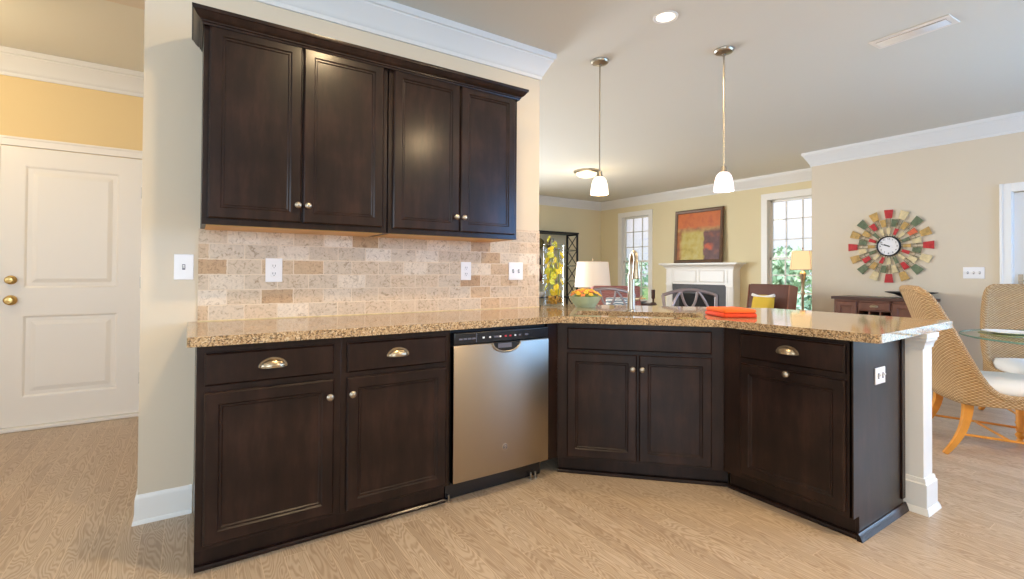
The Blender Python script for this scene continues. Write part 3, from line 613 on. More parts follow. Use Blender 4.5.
for z in (.876, .914):
    vo, eo = loop_e(cpts, z); vh, eh = loop_e(hole, z)
    bmesh.ops.triangle_fill(bm, use_beauty=True, edges=eo+eh)
    if z < .9: lo, lh = vo, vh
for a_, b_ in ((lo, vo), (lh, vh)):
    for i in range(len(a_)): bm.faces.new((a_[i], a_[(i+1) % len(a_)], b_[(i+1) % len(a_)], b_[i]))
bmesh.ops.recalc_face_normals(bm, faces=bm.faces)
me = bpy.data.meshes.new('countertop'); bm.to_mesh(me); bm.free(); me.materials.append(M['granite'])
ct = bpy.data.objects.new('countertop', me); C.objects.link(ct)
md = ct.modifiers.new('bevel', 'BEVEL'); md.width = .004; md.segments = 2; md.limit_method = 'ANGLE'; md.angle_limit = math.radians(60)
tag(ct, 'tan speckled granite countertop wrapping the corner and peninsula', 'countertop')
MB().box(.03, XR, YK-.028, YK-.008, .9145, .918).build
# sink
t = thing('sink', 'stainless undermount sink set in the corner of the counter', 'sink', (*spt(.45, .235), .876), -PI/4)
b = MB()
def rr(w, d, r, z, n=5):
    o_ = []
    for cx2, cy2, a0 in ((w-r, d-r, 0), (-w+r, d-r, PI/2), (-w+r, -d+r, PI), (w-r, -d+r, 1.5*PI)):
        for k in range(n+1): o_.append((cx2+r*math.cos(a0+PI/2*k/n), cy2+r*math.sin(a0+PI/2*k/n), z))
    return o_
b.rings([rr(.375, .18, .055, -.002), rr(.352, .158, .05, -.003), rr(.345, .152, .05, -.02), rr(.335, .142, .05, -.17), rr(.31, .12, .05, -.19)], cap=False)
q = rr(.31, .12, .05, -.19); b.add(q, [tuple(range(len(q)))])
b.build('basin', 'steel', t)
MB().lathe([(.045, -.188), (.04, -.186), (.02, -.19), (0, -.19)], 20).build('drain', 'nickel', t)
# faucet
fp = spt(.432, .477)
t = thing('faucet', 'tall pull down kitchen faucet standing behind the corner sink', 'faucet', (fp.x, fp.y, .914), 0)
F = Vector((-.58, -.81, 0)); F.normalize()
MB().lathe([(.033, 0), (.033, .006), (.026, .012), (.024, .05), (.022, .10), (.021, .24)], 20).build('body', 'nickel', t)
arc = [(0, 0, .24), (0, 0, .30)]+[tuple(F*(.075-.075*math.cos(a))+Vector((0, 0, .305+.075*math.sin(a)))) for a in [PI*i/14 for i in range(15)]]
MB().tube(arc, .0155, 12).build('spout', 'nickel', t)
hp_ = F*.15
MB().lathe([(.0165, 0), (.019, -.01), (.021, -.05), (.026, -.09), (.0265, -.11), (.018, -.114), (0, -.114)], 18, Tr(hp_.x, hp_.y, .325)).build('spray_head', 'bronze', t)  # warmer metal than the body: its golden reflection is put in the colour
R_ = Vector((.80, -.58, 0))
MB().tube([R_*.016+Vector((0, 0, .075)), R_*.05+Vector((0, 0, .077))], .011, 10).tube([R_*.045+Vector((0, 0, .077)), R_*.075+Vector((0, 0, .10))], [.007, .005], 8).build('handle', 'nickel', t)

# backsplash
bs = MB().box(.032, XR-.001, YK-.009, YK, .914, 1.365).box(1.69, XR-.001, YK-.009, YK, 1.365, 1.46).build('backsplash', 'tile', smooth=False)
struct(bs, 'tumbled travertine brick backsplash under the wall cabinets', 'backsplash')
MB().box(.032, XR-.001, YK-.013, YK-.009, .914, .919).build('grout_line', 'tcream', bs)

# knee wall and column under the bar overhang
kw = fillet([(2.975, 1.0), (3.095, 1.0), (3.095, 1.83), (2.092, 2.83), (2.092, 2.66), (2.975, 1.78)], {})
struct(MB().prism([(p.x, p.y) for p in kw], 0, .874).build('wall_peninsula', 'trim'), 'white half wall under the bar side of the peninsula', 'wall')
col = struct(MB().box(2.992, 3.11, .872, .998, .0, .876).build('column', 'trim', bevel=.003), 'white square column under the peninsula counter end', 'column')
sq_ = [(2.992, .998), (2.992, .872), (3.11, .872), (3.11, .998)]
MB().sweep(sq_, [(0, .168), (.006, .168), (.009, .158), (.010, .148), (.016, .142), (.016, .03), (.019, .03), (.026, .012), (.028, 0), (0, 0)], closed=True).build('base', 'trim', col, sharp=25)
MB().sweep(sq_, [(0, .80), (.005, .802), (.006, .815), (.011, .83), (.017, .838), (.018, .85), (.022, .853), (.022, .8755), (0, .8755)], closed=True).build('capital', 'trim', col, sharp=25)

# outlets and switches: local x right, z up, face towards -y
def plate(name, label, cat, loc, rz, w, h, devs, mat='plastic'):
    t = thing(name, label, cat, loc, rz)
    MB().box(-w/2, w/2, -.006, 0, -h/2, h/2).build('cover_plate', mat, t, bevel=.0025)
    for kind, x in devs:
        if kind == 'outlet':
            for dz in (.02, -.02):
                r_ = MB().box(x-.015, x+.015, -.008, -.005, dz-.014, dz+.014).build('receptacle', mat, t, bevel=.004)
                MB().box(x-.007, x-.0045, -.0086, -.008, dz-.002, dz+.008).box(x+.0045, x+.007, -.0086, -.008, dz-.002, dz+.008).box(x-.002, x+.002, -.0086, -.008, dz-.01, dz-.006).build('slots', 'slot', r_)
        else:
            MB().box(x-.006, x+.006, -.0075, -.005, -.013, .013).build('switch_slot', 'slot', t)
            MB().add([(x-.004, -.006, -.008), (x+.004, -.006, -.008), (x+.004, -.006, .006), (x-.004, -.006, .006), (x-.0035, -.017, .004), (x+.0035, -.017, .004), (x+.0035, -.017, .010), (x-.0035, -.017, .010)],
                     [(0, 1, 2, 3), (4, 5, 6, 7), (0, 1, 5, 4), (1, 2, 6, 5), (2, 3, 7, 6), (3, 0, 4, 7)]).build('toggle', mat, t)
    return t
plate('light_switch', 'white switch plate on plain wall left of the backsplash', 'switch', (-.026, YK, 1.178), 0, .078, .122, [('switch', 0)])
yt = YK-.009
plate('outlet', 'white outlet at the left end of the tile backsplash', 'outlet', (.364, yt, 1.166), 0, .08, .124, [('outlet', 0)])
plate('outlet', 'white outlet on the tile backsplash under the right wall cabinet', 'outlet', (1.494, yt, 1.168), 0, .075, .118, [('outlet', 0)])
plate('light_switch', 'white double switch plate at the right end of the tile backsplash', 'switch', (1.885, yt, 1.170), 0, .118, .122, [('switch', -.023), ('switch', .023)])
plate('outlet', 'white outlet on the dark peninsula end panel', 'outlet', (2.675, YE-.004, .694), 0, .108, .076, [('switch', -.024), ('switch', .024)])
plate('light_switch', 'white triple switch plate right of the sunburst clock', 'switch', (XK, 1.54, 1.184), -PI/2, .165, .118, [('switch', -.046), ('switch', 0), ('switch', .046)])
plate('thermostat', 'small white wall plate right of the fireplace near the armchair', 'thermostat', (XF, 4.40, .93), -PI/2, .08, .13, [('switch', 0)])

# ------------------------------------------------------------------ ceiling fixtures
def pendant(x, y, label, mat, warm):
    t = thing('pendant_light', label, 'lamp', (x, y, ZC), 0, 'pendants over the peninsula')
    MB().lathe([(.066, 0), (.066, -.006), (.058, -.018), (.03, -.026), (.012, -.03), (.012, -.04), (0, -.04)], 28).build('canopy', 'nickel', t)
    MB().lathe([(.0055, -.03), (.0055, -.84)], 10).build('rod', 'nickel', t)
    MB().lathe([(.008, -.815), (.018, -.82), (.022, -.845), (.026, -.862), (0, -.862)], 20).build('socket_cup', 'nickel', t)
    MB().lathe([(.022, -.858), (.036, -.866), (.05, -.886), (.058, -.915), (.064, -.955), (.067, -.99), (.064, -.99), (.06, -.955), (.054, -.915), (.046, -.89), (.02, -.866)], 28, cap=False).build('shade', mat, t)
    light('bulb', 'POINT', (x, y, ZC-1.03), 4.6, warm, size=.04)
pendant(2.512, 2.630, 'left pendant light with bell shade, nearer the partition wall', 'shade', (1, .62, .26))
pendant(3.106, 2.012, 'right pendant light with rosy bell shade over the peninsula', 'shade2', (1, .8, .62))
t = thing('flush_ceiling_light', 'round flush ceiling light with glowing bowl over the living room', 'lamp', (5.08, 5.60, ZC), 0)
MB().lathe([(.20, 0), (.20, -.02), (.185, -.035), (.17, -.04), (.165, -.03), (.165, 0)], 32).build('ring', 'nickel', t)
MB().lathe([(.168, -.035), (.155, -.06), (.12, -.085), (.07, -.1), (.0, -.105)], 32).build('glass_bowl', 'bowlglass', t)
light('flush_bulb', 'POINT', (5.08, 5.60, ZC-.40), 13, (1, .82, .55), size=.15)
def can(x, y, label, en):
    t = thing('recessed_light', label, 'lamp', (x, y, ZC), 0, 'recessed kitchen ceiling lights')
    MB().lathe([(.075, 0), (.075, -.004), (.068, -.007), (.056, -.003), (.056, 0)], 32, cap=False).build('trim_ring', 'trim', t)
    MB().lathe([(.057, -.001), (.045, -.004), (0, -.006)], 32).build('lens', 'lens', t)
    light('recessed_bulb', 'AREA', (x, y, ZC-.02), en, (1, .74, .42), (0, 0, 0), .14, shape='DISK')
can(2.407, 1.95, 'recessed ceiling light glowing above the peninsula', 13)
can(.75, 1.35, 'added unseen recessed ceiling light above the back run of cabinets', 30)  # out of view, added as warm fill for cabinets and floor
can(-.9, .4, 'added unseen recessed ceiling light above the left of the kitchen', 3)  # out of view, added as weak fill on the left
can(2.3, -.5, 'added unseen recessed ceiling light behind the viewer', 58)  # out of view, lamp and fixture added to warm the kitchen floor
light('hall_bulb', 'POINT', (-1.5, 3.95, 2.3), 22, (1, .78, .46), size=.15)
t = thing('ceiling_vent', 'white slotted air vent in the ceiling at upper right', 'vent', (3.878, 1.182, ZC), math.radians(-3))
MB().box(-.085, .085, -.215, .215, -.006, 0).build('frame', 'vent', t, bevel=.003)
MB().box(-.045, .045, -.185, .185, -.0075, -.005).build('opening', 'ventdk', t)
for i in range(5):
    x = -.036+.018*i; MB().add([(x-.007, -.185, -.008), (x+.005, -.185, -.013), (x+.005, .185, -.013), (x-.007, .185, -.008)], [(0, 1, 2, 3)]).build('slat', 'vent', t, solid=.0015)

# ------------------------------------------------------------------ things on the counter
def blossom(b, c, r, n=5, up_=(0, 0, 1)):
    q = Vector(up_).to_track_quat('Z', 'Y').to_matrix().to_4x4(); Tm = Tr(*c) @ q
    for k in range(n):
        a = 2*PI*k/n+random.random(); b.ball((r*.55*math.cos(a), r*.55*math.sin(a), r*.1), r*.55, 1, Tm, (1, 1, .45))
    b.ball((0, 0, r*.25), r*.3, 1, Tm)
vx, vy = 2.236, 2.822
t = thing('glass_vase', 'tall clear glass cylinder vase of yellow orchids at the wall end', 'vase', (vx, vy, .914), 0)
MB().lathe([(.0, .001), (.076, .001), (.077, .006), (.077, .452)], 36).build('cylinder', 'vglass', t, smooth=True)
MB().tube([(.077*math.cos(2*PI*i/36), .077*math.sin(2*PI*i/36), .452) for i in range(36)], .0022, 6, closed=True).build('rim', 'vglass', t)
pb = MB()
for i in range(46):
    a = random.random()*2*PI; r_ = .058*math.sqrt(random.random()); pb.ball((r_*math.cos(a), r_*math.sin(a), .025+random.random()*.05), .012, 1, jit=.1)
pbo = pb.build('pebbles', 'pebble'); pbo.location = (vx, vy, .914); tag(pbo, 'amber and brown pebbles in the bottom of the glass vase', 'pebbles', kind='stuff')
for i, (ax, ay, lab, mt) in enumerate(((-.028, .008, 'yellow orchid stem at the left inside the glass vase', 'petal2'), (.03, -.02, 'bright yellow orchid stem at the right inside the glass vase', 'petal'), (.01, .03, 'tallest lime orchid stem standing out of the glass vase', 'petal2'))):
    s_ = thing('orchid_stem', lab, 'flower', (vx+ax, vy+ay, .99-.02), 0, 'orchid stems in the vase')
    top = .36 if i < 2 else .44
    MB().tube([(0, 0, -.03), (.006, .004, top*.5), (-.004, -.003, top)], .0035, 6).build('stem', 'stem', s_)
    for k in range(8 if i < 2 else 9):
        a = k*2.4+i; z = top*(.12+.88*k/8) if i < 2 else top*(.3+.7*k/8)
        bb = MB(); blossom(bb, (.024*math.cos(a), .024*math.sin(a), z), .027, 5, (math.cos(a), math.sin(a), .4)); bb.build('blossom', mt if k % 3 else 'petal', s_)
bx_, by_ = 2.395, 2.648
t = thing('flower_bowl', 'sage green ceramic bowl packed with yellow blossoms on the counter', 'bowl', (bx_, by_, .914), 0)
MB().lathe([(.0, 0), (.07, 0), (.075, .008), (.098, .04), (.115, .07), (.119, .078), (.113, .078), (.095, .045), (.07, .014), (0, .012)], 36).build('bowl', 'sage', t)
for i in range(34):
    rr_ = .108*math.sqrt((i+.5)/34); a = i*2.39996; z = .914+.078+.055*(1-(rr_/.108)**2)**.5*.8+random.uniform(-.004, .006)
    bb = MB(); blossom(bb, (0, 0, 0), .019, 5, (math.cos(a)*rr_*6, math.sin(a)*rr_*6, 1)); o = bb.build('blossom', 'bloom' if i % 3 else 'bloom2')
    o.location = (bx_+rr_*math.cos(a), by_+rr_*math.sin(a), z); tag(o, 'small gold or coral blossom packed in the sage green bowl', 'flower', 'blossoms in the green bowl')
fill = MB().ball((bx_, by_, .98), .1, 2, None, (1, 1, .4)).build('foliage', 'stem'); fill.parent = t; fill.matrix_parent_inverse = Tr(-bx_, -by_, -.914)
t = thing('folded_towel', 'folded orange cloth lying on the counter near the sink', 'towel', (2.635, 1.665, .914), math.radians(-31))
def soft_slab(b, w, d, z0, z1, wob=.0025, lean=0):
    rg2 = []
    for z, ins in ((z0, .004), (z0+(z1-z0)*.25, 0), (z0+(z1-z0)*.75, 0), (z1, .006)):
        rg2.append([(x+random.uniform(-wob, wob), y+random.uniform(-wob, wob), z+random.uniform(-wob, wob)*.5) for x, y, _ in rr(w-ins, d-ins, .012, 0, 3)])
    return b.rings(rg2)
soft_slab(MB(), .098, .122, .001, .024).build('lower_fold', 'orange2', t, sharp=60)
T_ = Tr(-.002, .0, .0)
soft_slab(MB(), .094, .118, .0255, .047).build('upper_fold', 'orange', t, sharp=60)

# ------------------------------------------------------------------ stools
def stool():
    t = thing('bar_stool', 'x', 'stool', (0, 0, 0), 0, 'pewter stools at the bar')
    # local: faces +y (towards the counter)
    MB().rings([rr(.215, .20, .05, .60), rr(.225, .21, .05, .615), rr(.225, .21, .05, .64), rr(.20, .185, .05, .665)]).build('seat', 'leather', t)
    for sx_ in (-1, 1):
        MB().tube([(sx_*.20, .17, .60), (sx_*.225, .20, 0)], .014, 8).build('leg', 'pewter', t)
        MB().tube([(sx_*.235, -.25, 0), (sx_*.215, -.19, .60), (sx_*.225, -.215, .8), (sx_*.24, -.24, .965)], .014, 8).build('leg', 'pewter', t)
    MB().tube([(-.212, -.215, .22), (.212, -.215, .22), (.212, .195, .22), (-.212, .195, .22)], .010, 8, closed=True).build('foot_rail', 'pewter', t)
    MB().tube([(-.243, -.24, .962)]+bez((-.243, -.24, .965), (-.12, -.245, 1.005), (-.07, -.25, 1.015), (0, -.25, 1.015), 8)[1:]+bez((0, -.25, 1.015), (.07, -.25, 1.015), (.12, -.245, 1.005), (.243, -.24, .965), 8)[1:], .0155, 8).build('crest_rail', 'pewter', t)
    b = MB()
    for s_ in (-1, 1):
        b.tube(bez((s_*.075, -.248, 1.005), (s_*.14, -.235, .93), (s_*.16, -.225, .86), (s_*.215, -.205, .72), 10), .011, 8)
        b.tube(bez((s_*.075, -.248, 1.005), (s_*.05, -.235, .86), (s_*.02, -.235, .86), (-s_*.03, -.225, .82), 10)+bez((-s_*.03, -.225, .82), (-s_*.09, -.215, .76), (-s_*.12, -.21, .72), (-s_*.16, -.2, .66), 8)[1:], .011, 8)
    b.build('back_scroll', 'pewter', t)
    return t
st = stool(); fa = math.atan2(-.84, -.55)-PI/2
st.location = (3.60, 2.55, 0); st.rotation_euler = (0, 0, fa); st['label'] = 'pewter scroll back bar stool in front of the fireplace'
dup(st, (3.08, 3.06, 0), fa-.05, 'pewter scroll back bar stool behind the green flower bowl')

# ------------------------------------------------------------------ dining area
def wicker_chair():
    t = thing('wicker_chair', 'x', 'chair', (0, 0, 0), 0, 'wicker dining chairs')
    # local: faces +x
    def plan(s):          # s in [-1,1] round the back, returns base x,y and outward normal
        L = 1.0
        a = abs(s); sg = 1 if s >= 0 else -1
        if a < .30:
            th = a/.30*1.0; x = -.285+.02*th*th; y = .185*th
        elif a < .48:
            th = (a-.30)/.18*PI/2; x = -.265+.09*(1-math.cos(th)); y = .185+.09*math.sin(th)
        else:
            th = (a-.48)/.52; x = -.175+.46*th; y = .275-.006*th
        return x, sg*y
    ZTP = [(0, 1.065), (.20, 1.06), (.27, 1.03), (.31, .96), (.345, .86), (.38, .745), (.415, .63), (.455, .53), (.50, .455), (.55, .405), (.62, .385), (1, .385)]
    def zt(s):
        a = abs(s)
        for (a0, z0), (a1, z1) in zip(ZTP, ZTP[1:]):
            if a <= a1: return z0+(z1-z0)*(a-a0)/(a1-a0)
        return ZTP[-1][1]
    ns, nv = 64, 18; vs_ = []; uvs = []
    ulen = [0]; pts = [plan(-1+2*i/ns) for i in range(ns+1)]
    for i in range(ns): ulen.append(ulen[-1]+math.dist(pts[i], pts[i+1]))
    topl = []
    for i in range(ns+1):
        s = -1+2*i/ns; x0, y0 = pts[i]; Z1 = zt(s); back = max(0, 1-abs(s)/.62)
        for j in range(nv+1):
            z = .33+(Z1-.33)*j/nv; h_ = max(0, z-.45)
            lean = -.24*h_*min(1, back*1.6)-.10*h_*h_; fl = 1+.30*h_*max(0, 1-abs(s)/.75)
            vs_.append((x0+lean, y0*fl, z)); uvs.append((ulen[i], z))
        topl.append(vs_[-1])
    fs = [(i*(nv+1)+j, (i+1)*(nv+1)+j, (i+1)*(nv+1)+j+1, i*(nv+1)+j+1) for i in range(ns) for j in range(nv)]
    b = MB(); b.add(vs_, fs)
    o = b.build('back_shell', 'wicker', t, solid=.04, sharp=80)
    ul = o.data.uv_layers.new(name='UVMap')
    for p in o.data.polygons:
        for li in p.loop_indices: ul.data[li].uv = uvs[o.data.loops[li].vertex_index]
    def wrapuv(o, sc_=1.0):
        ul2 = o.data.uv_layers.new(name='UVMap')
        for p in o.data.polygons:
            for li in p.loop_indices:
                c = o.data.vertices[o.data.loops[li].vertex_index].co; ul2.data[li].uv = ((c.x+c.y)*sc_, c.z*sc_+(c.x-c.y)*.3*sc_)
    wrapuv(MB().tube(topl, .025, 10).build('braided_rim', 'wicker', t), 1.3)
    fr = MB(); fr.rings([[(.28, y, .325) for y in (-.27, .27)]+[(.255, y, .325) for y in (.27, -.27)], [(.29, y, .38) for y in (-.275, .275)]+[(.255, y, .38) for y in (.275, -.275)], [(.285, y, .40) for y in (-.27, .27)]+[(.255, y, .40) for y in (.27, -.27)]])
    wrapuv(fr.build('front_apron', 'wicker', t))
    MB().box(-.26, .26, -.255, .255, .335, .375).build('seat_deck', 'honey', t)
    MB().rings([rr(.235, .225, .07, .376), rr(.26, .25, .07, .40), rr(.262, .252, .07, .44), rr(.24, .23, .07, .475), rr(.16, .15, .06, .49)], T=Tr(.02, 0, 0)).build('cushion', 'cushion', t, sharp=80)
    for s_ in (-1, 1):
        MB().tube(bez((-.225, s_*.215, .35), (-.225, s_*.22, .20), (-.27, s_*.235, .10), (-.36, s_*.26, 0), 10), [.036-.017*i/10 for i in range(11)], T=None, sq=True).build('leg', 'honey', t, bevel=.003)
        MB().lathe([(.0, 0), (.018, 0), (.026, .012), (.018, .026), (.03, .045), (.03, .055), (.02, .068), (.027, .08), (.024, .10), (.03, .33)], 16, Tr(.225, s_*.215, 0)).build('leg', 'honey', t)
        MB().tube([(-.262, s_*.233, .13), (.225, s_*.215, .10)], .008, 8).build('stretcher', 'honey', t)
    MB().tube([(-.02, -.225, .115), (-.02, .225, .115)], .008, 8).build('stretcher', 'honey', t)
    return t
wc = wicker_chair(); wc.location = (4.526, .936, 0); wc.rotation_euler = (0, 0, math.radians(-56)); wc['label'] = 'wicker dining chair seen from behind next to the white column'
dup(wc, (5.53, .87, 0), math.radians(210), 'wicker dining chair across the glass table facing the kitchen')
TX, TY = 4.80, .57
t = thing('dining_table', 'round glass topped dining table at the right edge', 'table', (TX, TY, 0), 0)
MB().lathe([(0, .75), (.596, .75)], 64, cap=False).build('glass_top', 'tglass', t)
MB().lathe([(.594, .738), (.6, .741), (.6, .747), (.594, .7502)], 64, cap=False).build('glass_edge', 'gedge', t)
MB().lathe([(.0, 0), (.24, 0), (.24, .03), (.12, .05), (.07, .12), (.055, .3), (.09, .42), (.06, .55), (.10, .68), (.16, .736), (0, .737)], 28).build('pedestal', 'honey', t)
PXp, PYp = 4.60, .885
t = thing('charger_plate', 'olive green charger plate under a white plate on glass table', 'plate', (PXp, PYp, .75), 0)
MB().lathe([(0, 0), (.09, 0), (.10, .004), (.15, .014), (.15, .018), (.10, .010), (0, .007)], 40).build('plate', 'green_plate', t)
t = thing('dinner_plate', 'white dinner plate on the olive charger on glass table', 'plate', (PXp, PYp, .765), 0)
MB().lathe([(0, 0), (.08, 0), (.09, .004), (.132, .016), (.132, .020), (.09, .009), (0, .006)], 40).build('plate', 'china', t)
t = thing('potted_plant', 'leafy green plant sprig on the glass table at right edge', 'plant', (4.86, .72, .75), 0)
MB().lathe([(0, 0), (.045, 0), (.06, .08), (.055, .08), (.04, .01), (0, .01)], 20).build('pot', 'ceramic', t)
b = MB()
for i in range(26):
    a = random.random()*2*PI; r_ = .03+.08*random.random(); z = .08+.10*random.random(); c = Vector((r_*math.cos(a), r_*math.sin(a), z)); d = Vector((math.cos(a), math.sin(a), .5)).normalized()*.035; w_ = Vector((-math.sin(a), math.cos(a), 0))*.012
    b.add([c-d, c+w_, c+d, c-w_], [(0, 1, 2, 3)])
b.build('leaves', 'leafa', t, smooth=False)

# sideboard under the clock
SX = 6.255
t = thing('sideboard', 'dark brown sideboard with drawer and open cubbies under the clock', 'sideboard', (SX, 2.237, 0), -PI/2); t.scale = (.87, 1, 1)
# local x runs towards -y world, y into the wall
b = MB()
for x0, x1, z0, z1 in ((-.47, -.44, 0, .875), (.44, .47, 0, .875), (-.2, -.18, .1, .875), (.16, .18, .1, .875), (-.44, .44, .1, .13), (-.2, .18, .56, .575), (-.44, .44, .855, .875)): b.box(x0, x1, 0, .42, z0, z1)
b.box(-.44, .44, .40, .42, .1, .875).build('carcass', 'walnut', t)
MB().box(-.50, .50, -.02, .44, .875, .906).build('top', 'walnut_dk', t, bevel=.004)
dr = panel_face(MB(), -.178, .158, .765, .853, 0, DRAWL, back=.0).build('drawer', 'walnut', t); cup_pull(dr, -.01, -.019, .805, .04, .018, .02)
for a, b_, kx in ((-.438, -.202, -.22), (.182, .438, .2)):
    d = panel_face(MB(), a, b_, .132, .853, 0, DOORL, back=0).build('door', 'walnut', t); knob(d, kx, -.019, .6)
b = MB()
for x in (-.07, .05): b.box(x-.008, x+.008, .0, .40, .575, .76)
b.box(-.18, .16, 0, .40, .755, .765).build('cubby_dividers', 'walnut', t)
d = panel_face(MB(), -.178, .158, .132, .555, 0, DOORL, back=0).build('door', 'walnut', t); knob(d, .13, -.019, .5)
t = thing('metal_bowl', 'dark wide metal bowl on the sideboard behind the wicker chair', 'bowl', (6.47, 1.99, .906), 0); t.scale = (.86, .86, 1)
MB().lathe([(0, 0), (.07, 0), (.08, .006), (.16, .04), (.26, .064), (.262, .069), (.15, .048), (.06, .012), (0, .01)], 40).build('bowl', 'iron', t)

# sunburst clock, local plane x (right in the picture), z up, face towards -y
t = ck = thing('sunburst_clock', 'sunburst wall clock with red green and gold enamel tiles', 'clock', (XK, 2.262, 1.487), -PI/2)
MB().lathe([(.118, .001), (.118, .034), (.112, .038), (.106, .034), (.106, .02), (0, .02)], 40, Matrix.Rotation(PI/2, 4, 'X')).build('rim', 'iron', t)
MB().lathe([(0, .021), (.107, .021), (.107, .024), (0, .024)], 40, Matrix.Rotation(PI/2, 4, 'X')).build('dial', 'clockface', t)
def ringtiles(r0, r1, w0, w1, off, seq):
    for k in range(16):
        a = (k+off)*2*PI/16; s_, c_ = math.sin(a), math.cos(a)
        P = lambda r, w, y: (r*s_+w*c_, y, r*c_-w*s_)
        b = MB(); q = [(r0, -w0), (r0, w0), (r1, w1), (r1, -w1)]
        b.add([P(r, w, -.012) for r, w in q]+[P(r, w, -.02) for r, w in q], [(0, 1, 2, 3), (4, 5, 6, 7)]+[(i, (i+1) % 4, 4+(i+1) % 4, 4+i) for i in range(4)])
        b.build('tile', seq[k], t, bevel=.002)
R, G, O, CR, D = 'tred', 'tgreen', 'tgold', 'tcream', 'torange'
ringtiles(.325, .425, .032, .046, 0, [R, CR, G, O, 'tred', CR, G, O, R, CR, G, O, R, O, G, O])
ringtiles(.23, .315, .022, .032, .5, [G, O, D, CR, G, CR, R, CR, G, O, R, CR, G, O, R, O])
ringtiles(.14, .215, .014, .021, 0, [CR, R, CR, G, O, R, CR, G, CR, R, CR, G, O, R, G, CR])
b = MB()
for k in range(16):
    for dw in (-.02, .02):
        a = k*2*PI/16; s_, c_ = math.sin(a), math.cos(a)
        b.tube([(.115*s_+dw*.6*c_, -.0135, .115*c_-dw*.6*s_), (.335*s_+dw*c_, -.0155, .335*c_-dw*s_)], .0042, 5)
b.build('wire_spokes', 'wire', t)
b = MB()
for k in range(16):
    a0, a1 = k*2*PI/16, (k+1)*2*PI/16
    b.tube([(.27*math.sin(a0), -.009, .27*math.cos(a0)), (.27*math.sin(a1), -.009, .27*math.cos(a1))], .003, 5)
b.build('wire_ring', 'wire', t)
ck.scale = (.965, 1, .985)
for hname, ang, ln, w in (('hour_hand', -66, .05, .006), ('minute_hand', -72, .078, .004)):
    Tm = Matrix.Rotation(math.radians(ang), 4, 'Y'); MB().box(-w, w, -.0275, -.0255, -.015, ln, Tm).build(hname, 'ink', t)
for k in range(12):
    cu = bpy.data.curves.new('numeral', 'FONT'); cu.body = str(12 if k == 0 else k); cu.size = .026; cu.align_x = 'CENTER'; cu.align_y = 'CENTER'; cu.extrude = .0006
    cu.materials.append(M['ink']); tmp = bpy.data.objects.new('numeral', cu); me_ = bpy.data.meshes.new_from_object(tmp); bpy.data.objects.remove(tmp); o = bpy.data.objects.new('numeral', me_); C.objects.link(o); o.parent = t
    a = k*PI/6; o.location = (.084*math.sin(a), -.0255, .084*math.cos(a)); o.rotation_euler = (PI/2, 0, 0)

# ------------------------------------------------------------------ living room
FY = 5.36
t = thing('fireplace', 'white panelled fireplace surround with dark firebox', 'fireplace', (XF, FY, 0), -PI/2)
# local x towards -y world (right in picture), y towards the wall (world +x); face at -0.2
b = MB(); b.box(-.68, -.545, -.2, -.002, 0, .975).box(.545, .68, -.2, -.002, 0, .975).box(-.68, .68, -.2, -.002, .965, 1.29).build('surround', 'trim', t, bevel=.004)
for s_ in (-1, 1):
    b = MB()
    for xo in (.57, .6, .632, .655): b.box(s_*xo-.006, s_*xo+.006, -.208, -.199, .12, .94)
    b.box(s_*.612-.075, s_*.612+.075, -.212, -.199, 0, .11).box(s_*.612-.07, s_*.612+.07, -.212, -.199, .945, .985)
    b.box(s_*.612-.062, s_*.612-.04, -.208, -.199, 1.0, 1.22).box(s_*.612+.04, s_*.612+.062, -.208, -.199, 1.0, 1.22)
    b.build('pilaster', 'trim', t)
    panel_face(MB(), -.52 if s_ < 0 else .02, -.02 if s_ < 0 else .52, 1.0, 1.225, -.2, [(0, -.001), (.012, -.008), (.022, -.001), (.03, -.001)]).build('frieze_panel', 'trim', t)
mp_ = [(0, 1.24), (.01, 1.242), (.014, 1.262), (.03, 1.275), (.05, 1.298), (.066, 1.305), (.068, 1.315)]
MB().sweep([(-.68, -.002), (-.68, -.2), (.68, -.2), (.68, -.002)], mp_+[(.0, 1.315)]).build('bed_moulding', 'trim', t)
MB().box(-.79, .79, -.29, -.002, 1.315, 1.345).build('mantel_shelf', 'trim', t, bevel=.006)
MB().box(-.545, .545, -.185, -.01, 0, .968).build('slate_facing', 'slate', t)
MB().box(-.40, .40, -.19, -.184, .05, .80).build('firebox', 'soot', t)
pt = thing('painting', 'abstract orange and yellow painting leaning on the fireplace mantel', 'painting', (XF-.075, FY+.095, 1.345), -PI/2)
pt.rotation_euler = (math.radians(-3), 0, -PI/2)
PWd, PHt, fwid = .50, .98, .062
b = MB(); b.sweep([(-PWd, 0), (-PWd, PHt), (PWd, PHt), (PWd, 0)], [(0, 0), (0, .02), (.02, .032), (fwid*.7, .026), (fwid, .014), (fwid, 0)], closed=True)
fo = MB(); fo.v = [(x, -z, y) for x, y, z in b.v]; fo.f = b.f; fo.build('frame', 'frame', pt)
cv = MB().box(0, 1, -.012, 0, 0, 1).build('canvas', 'art', pt); cv.location = (-PWd+fwid*.9, 0, fwid*.9); cv.scale = (2*(PWd-fwid*.9), 1, PHt-2*fwid*.9)

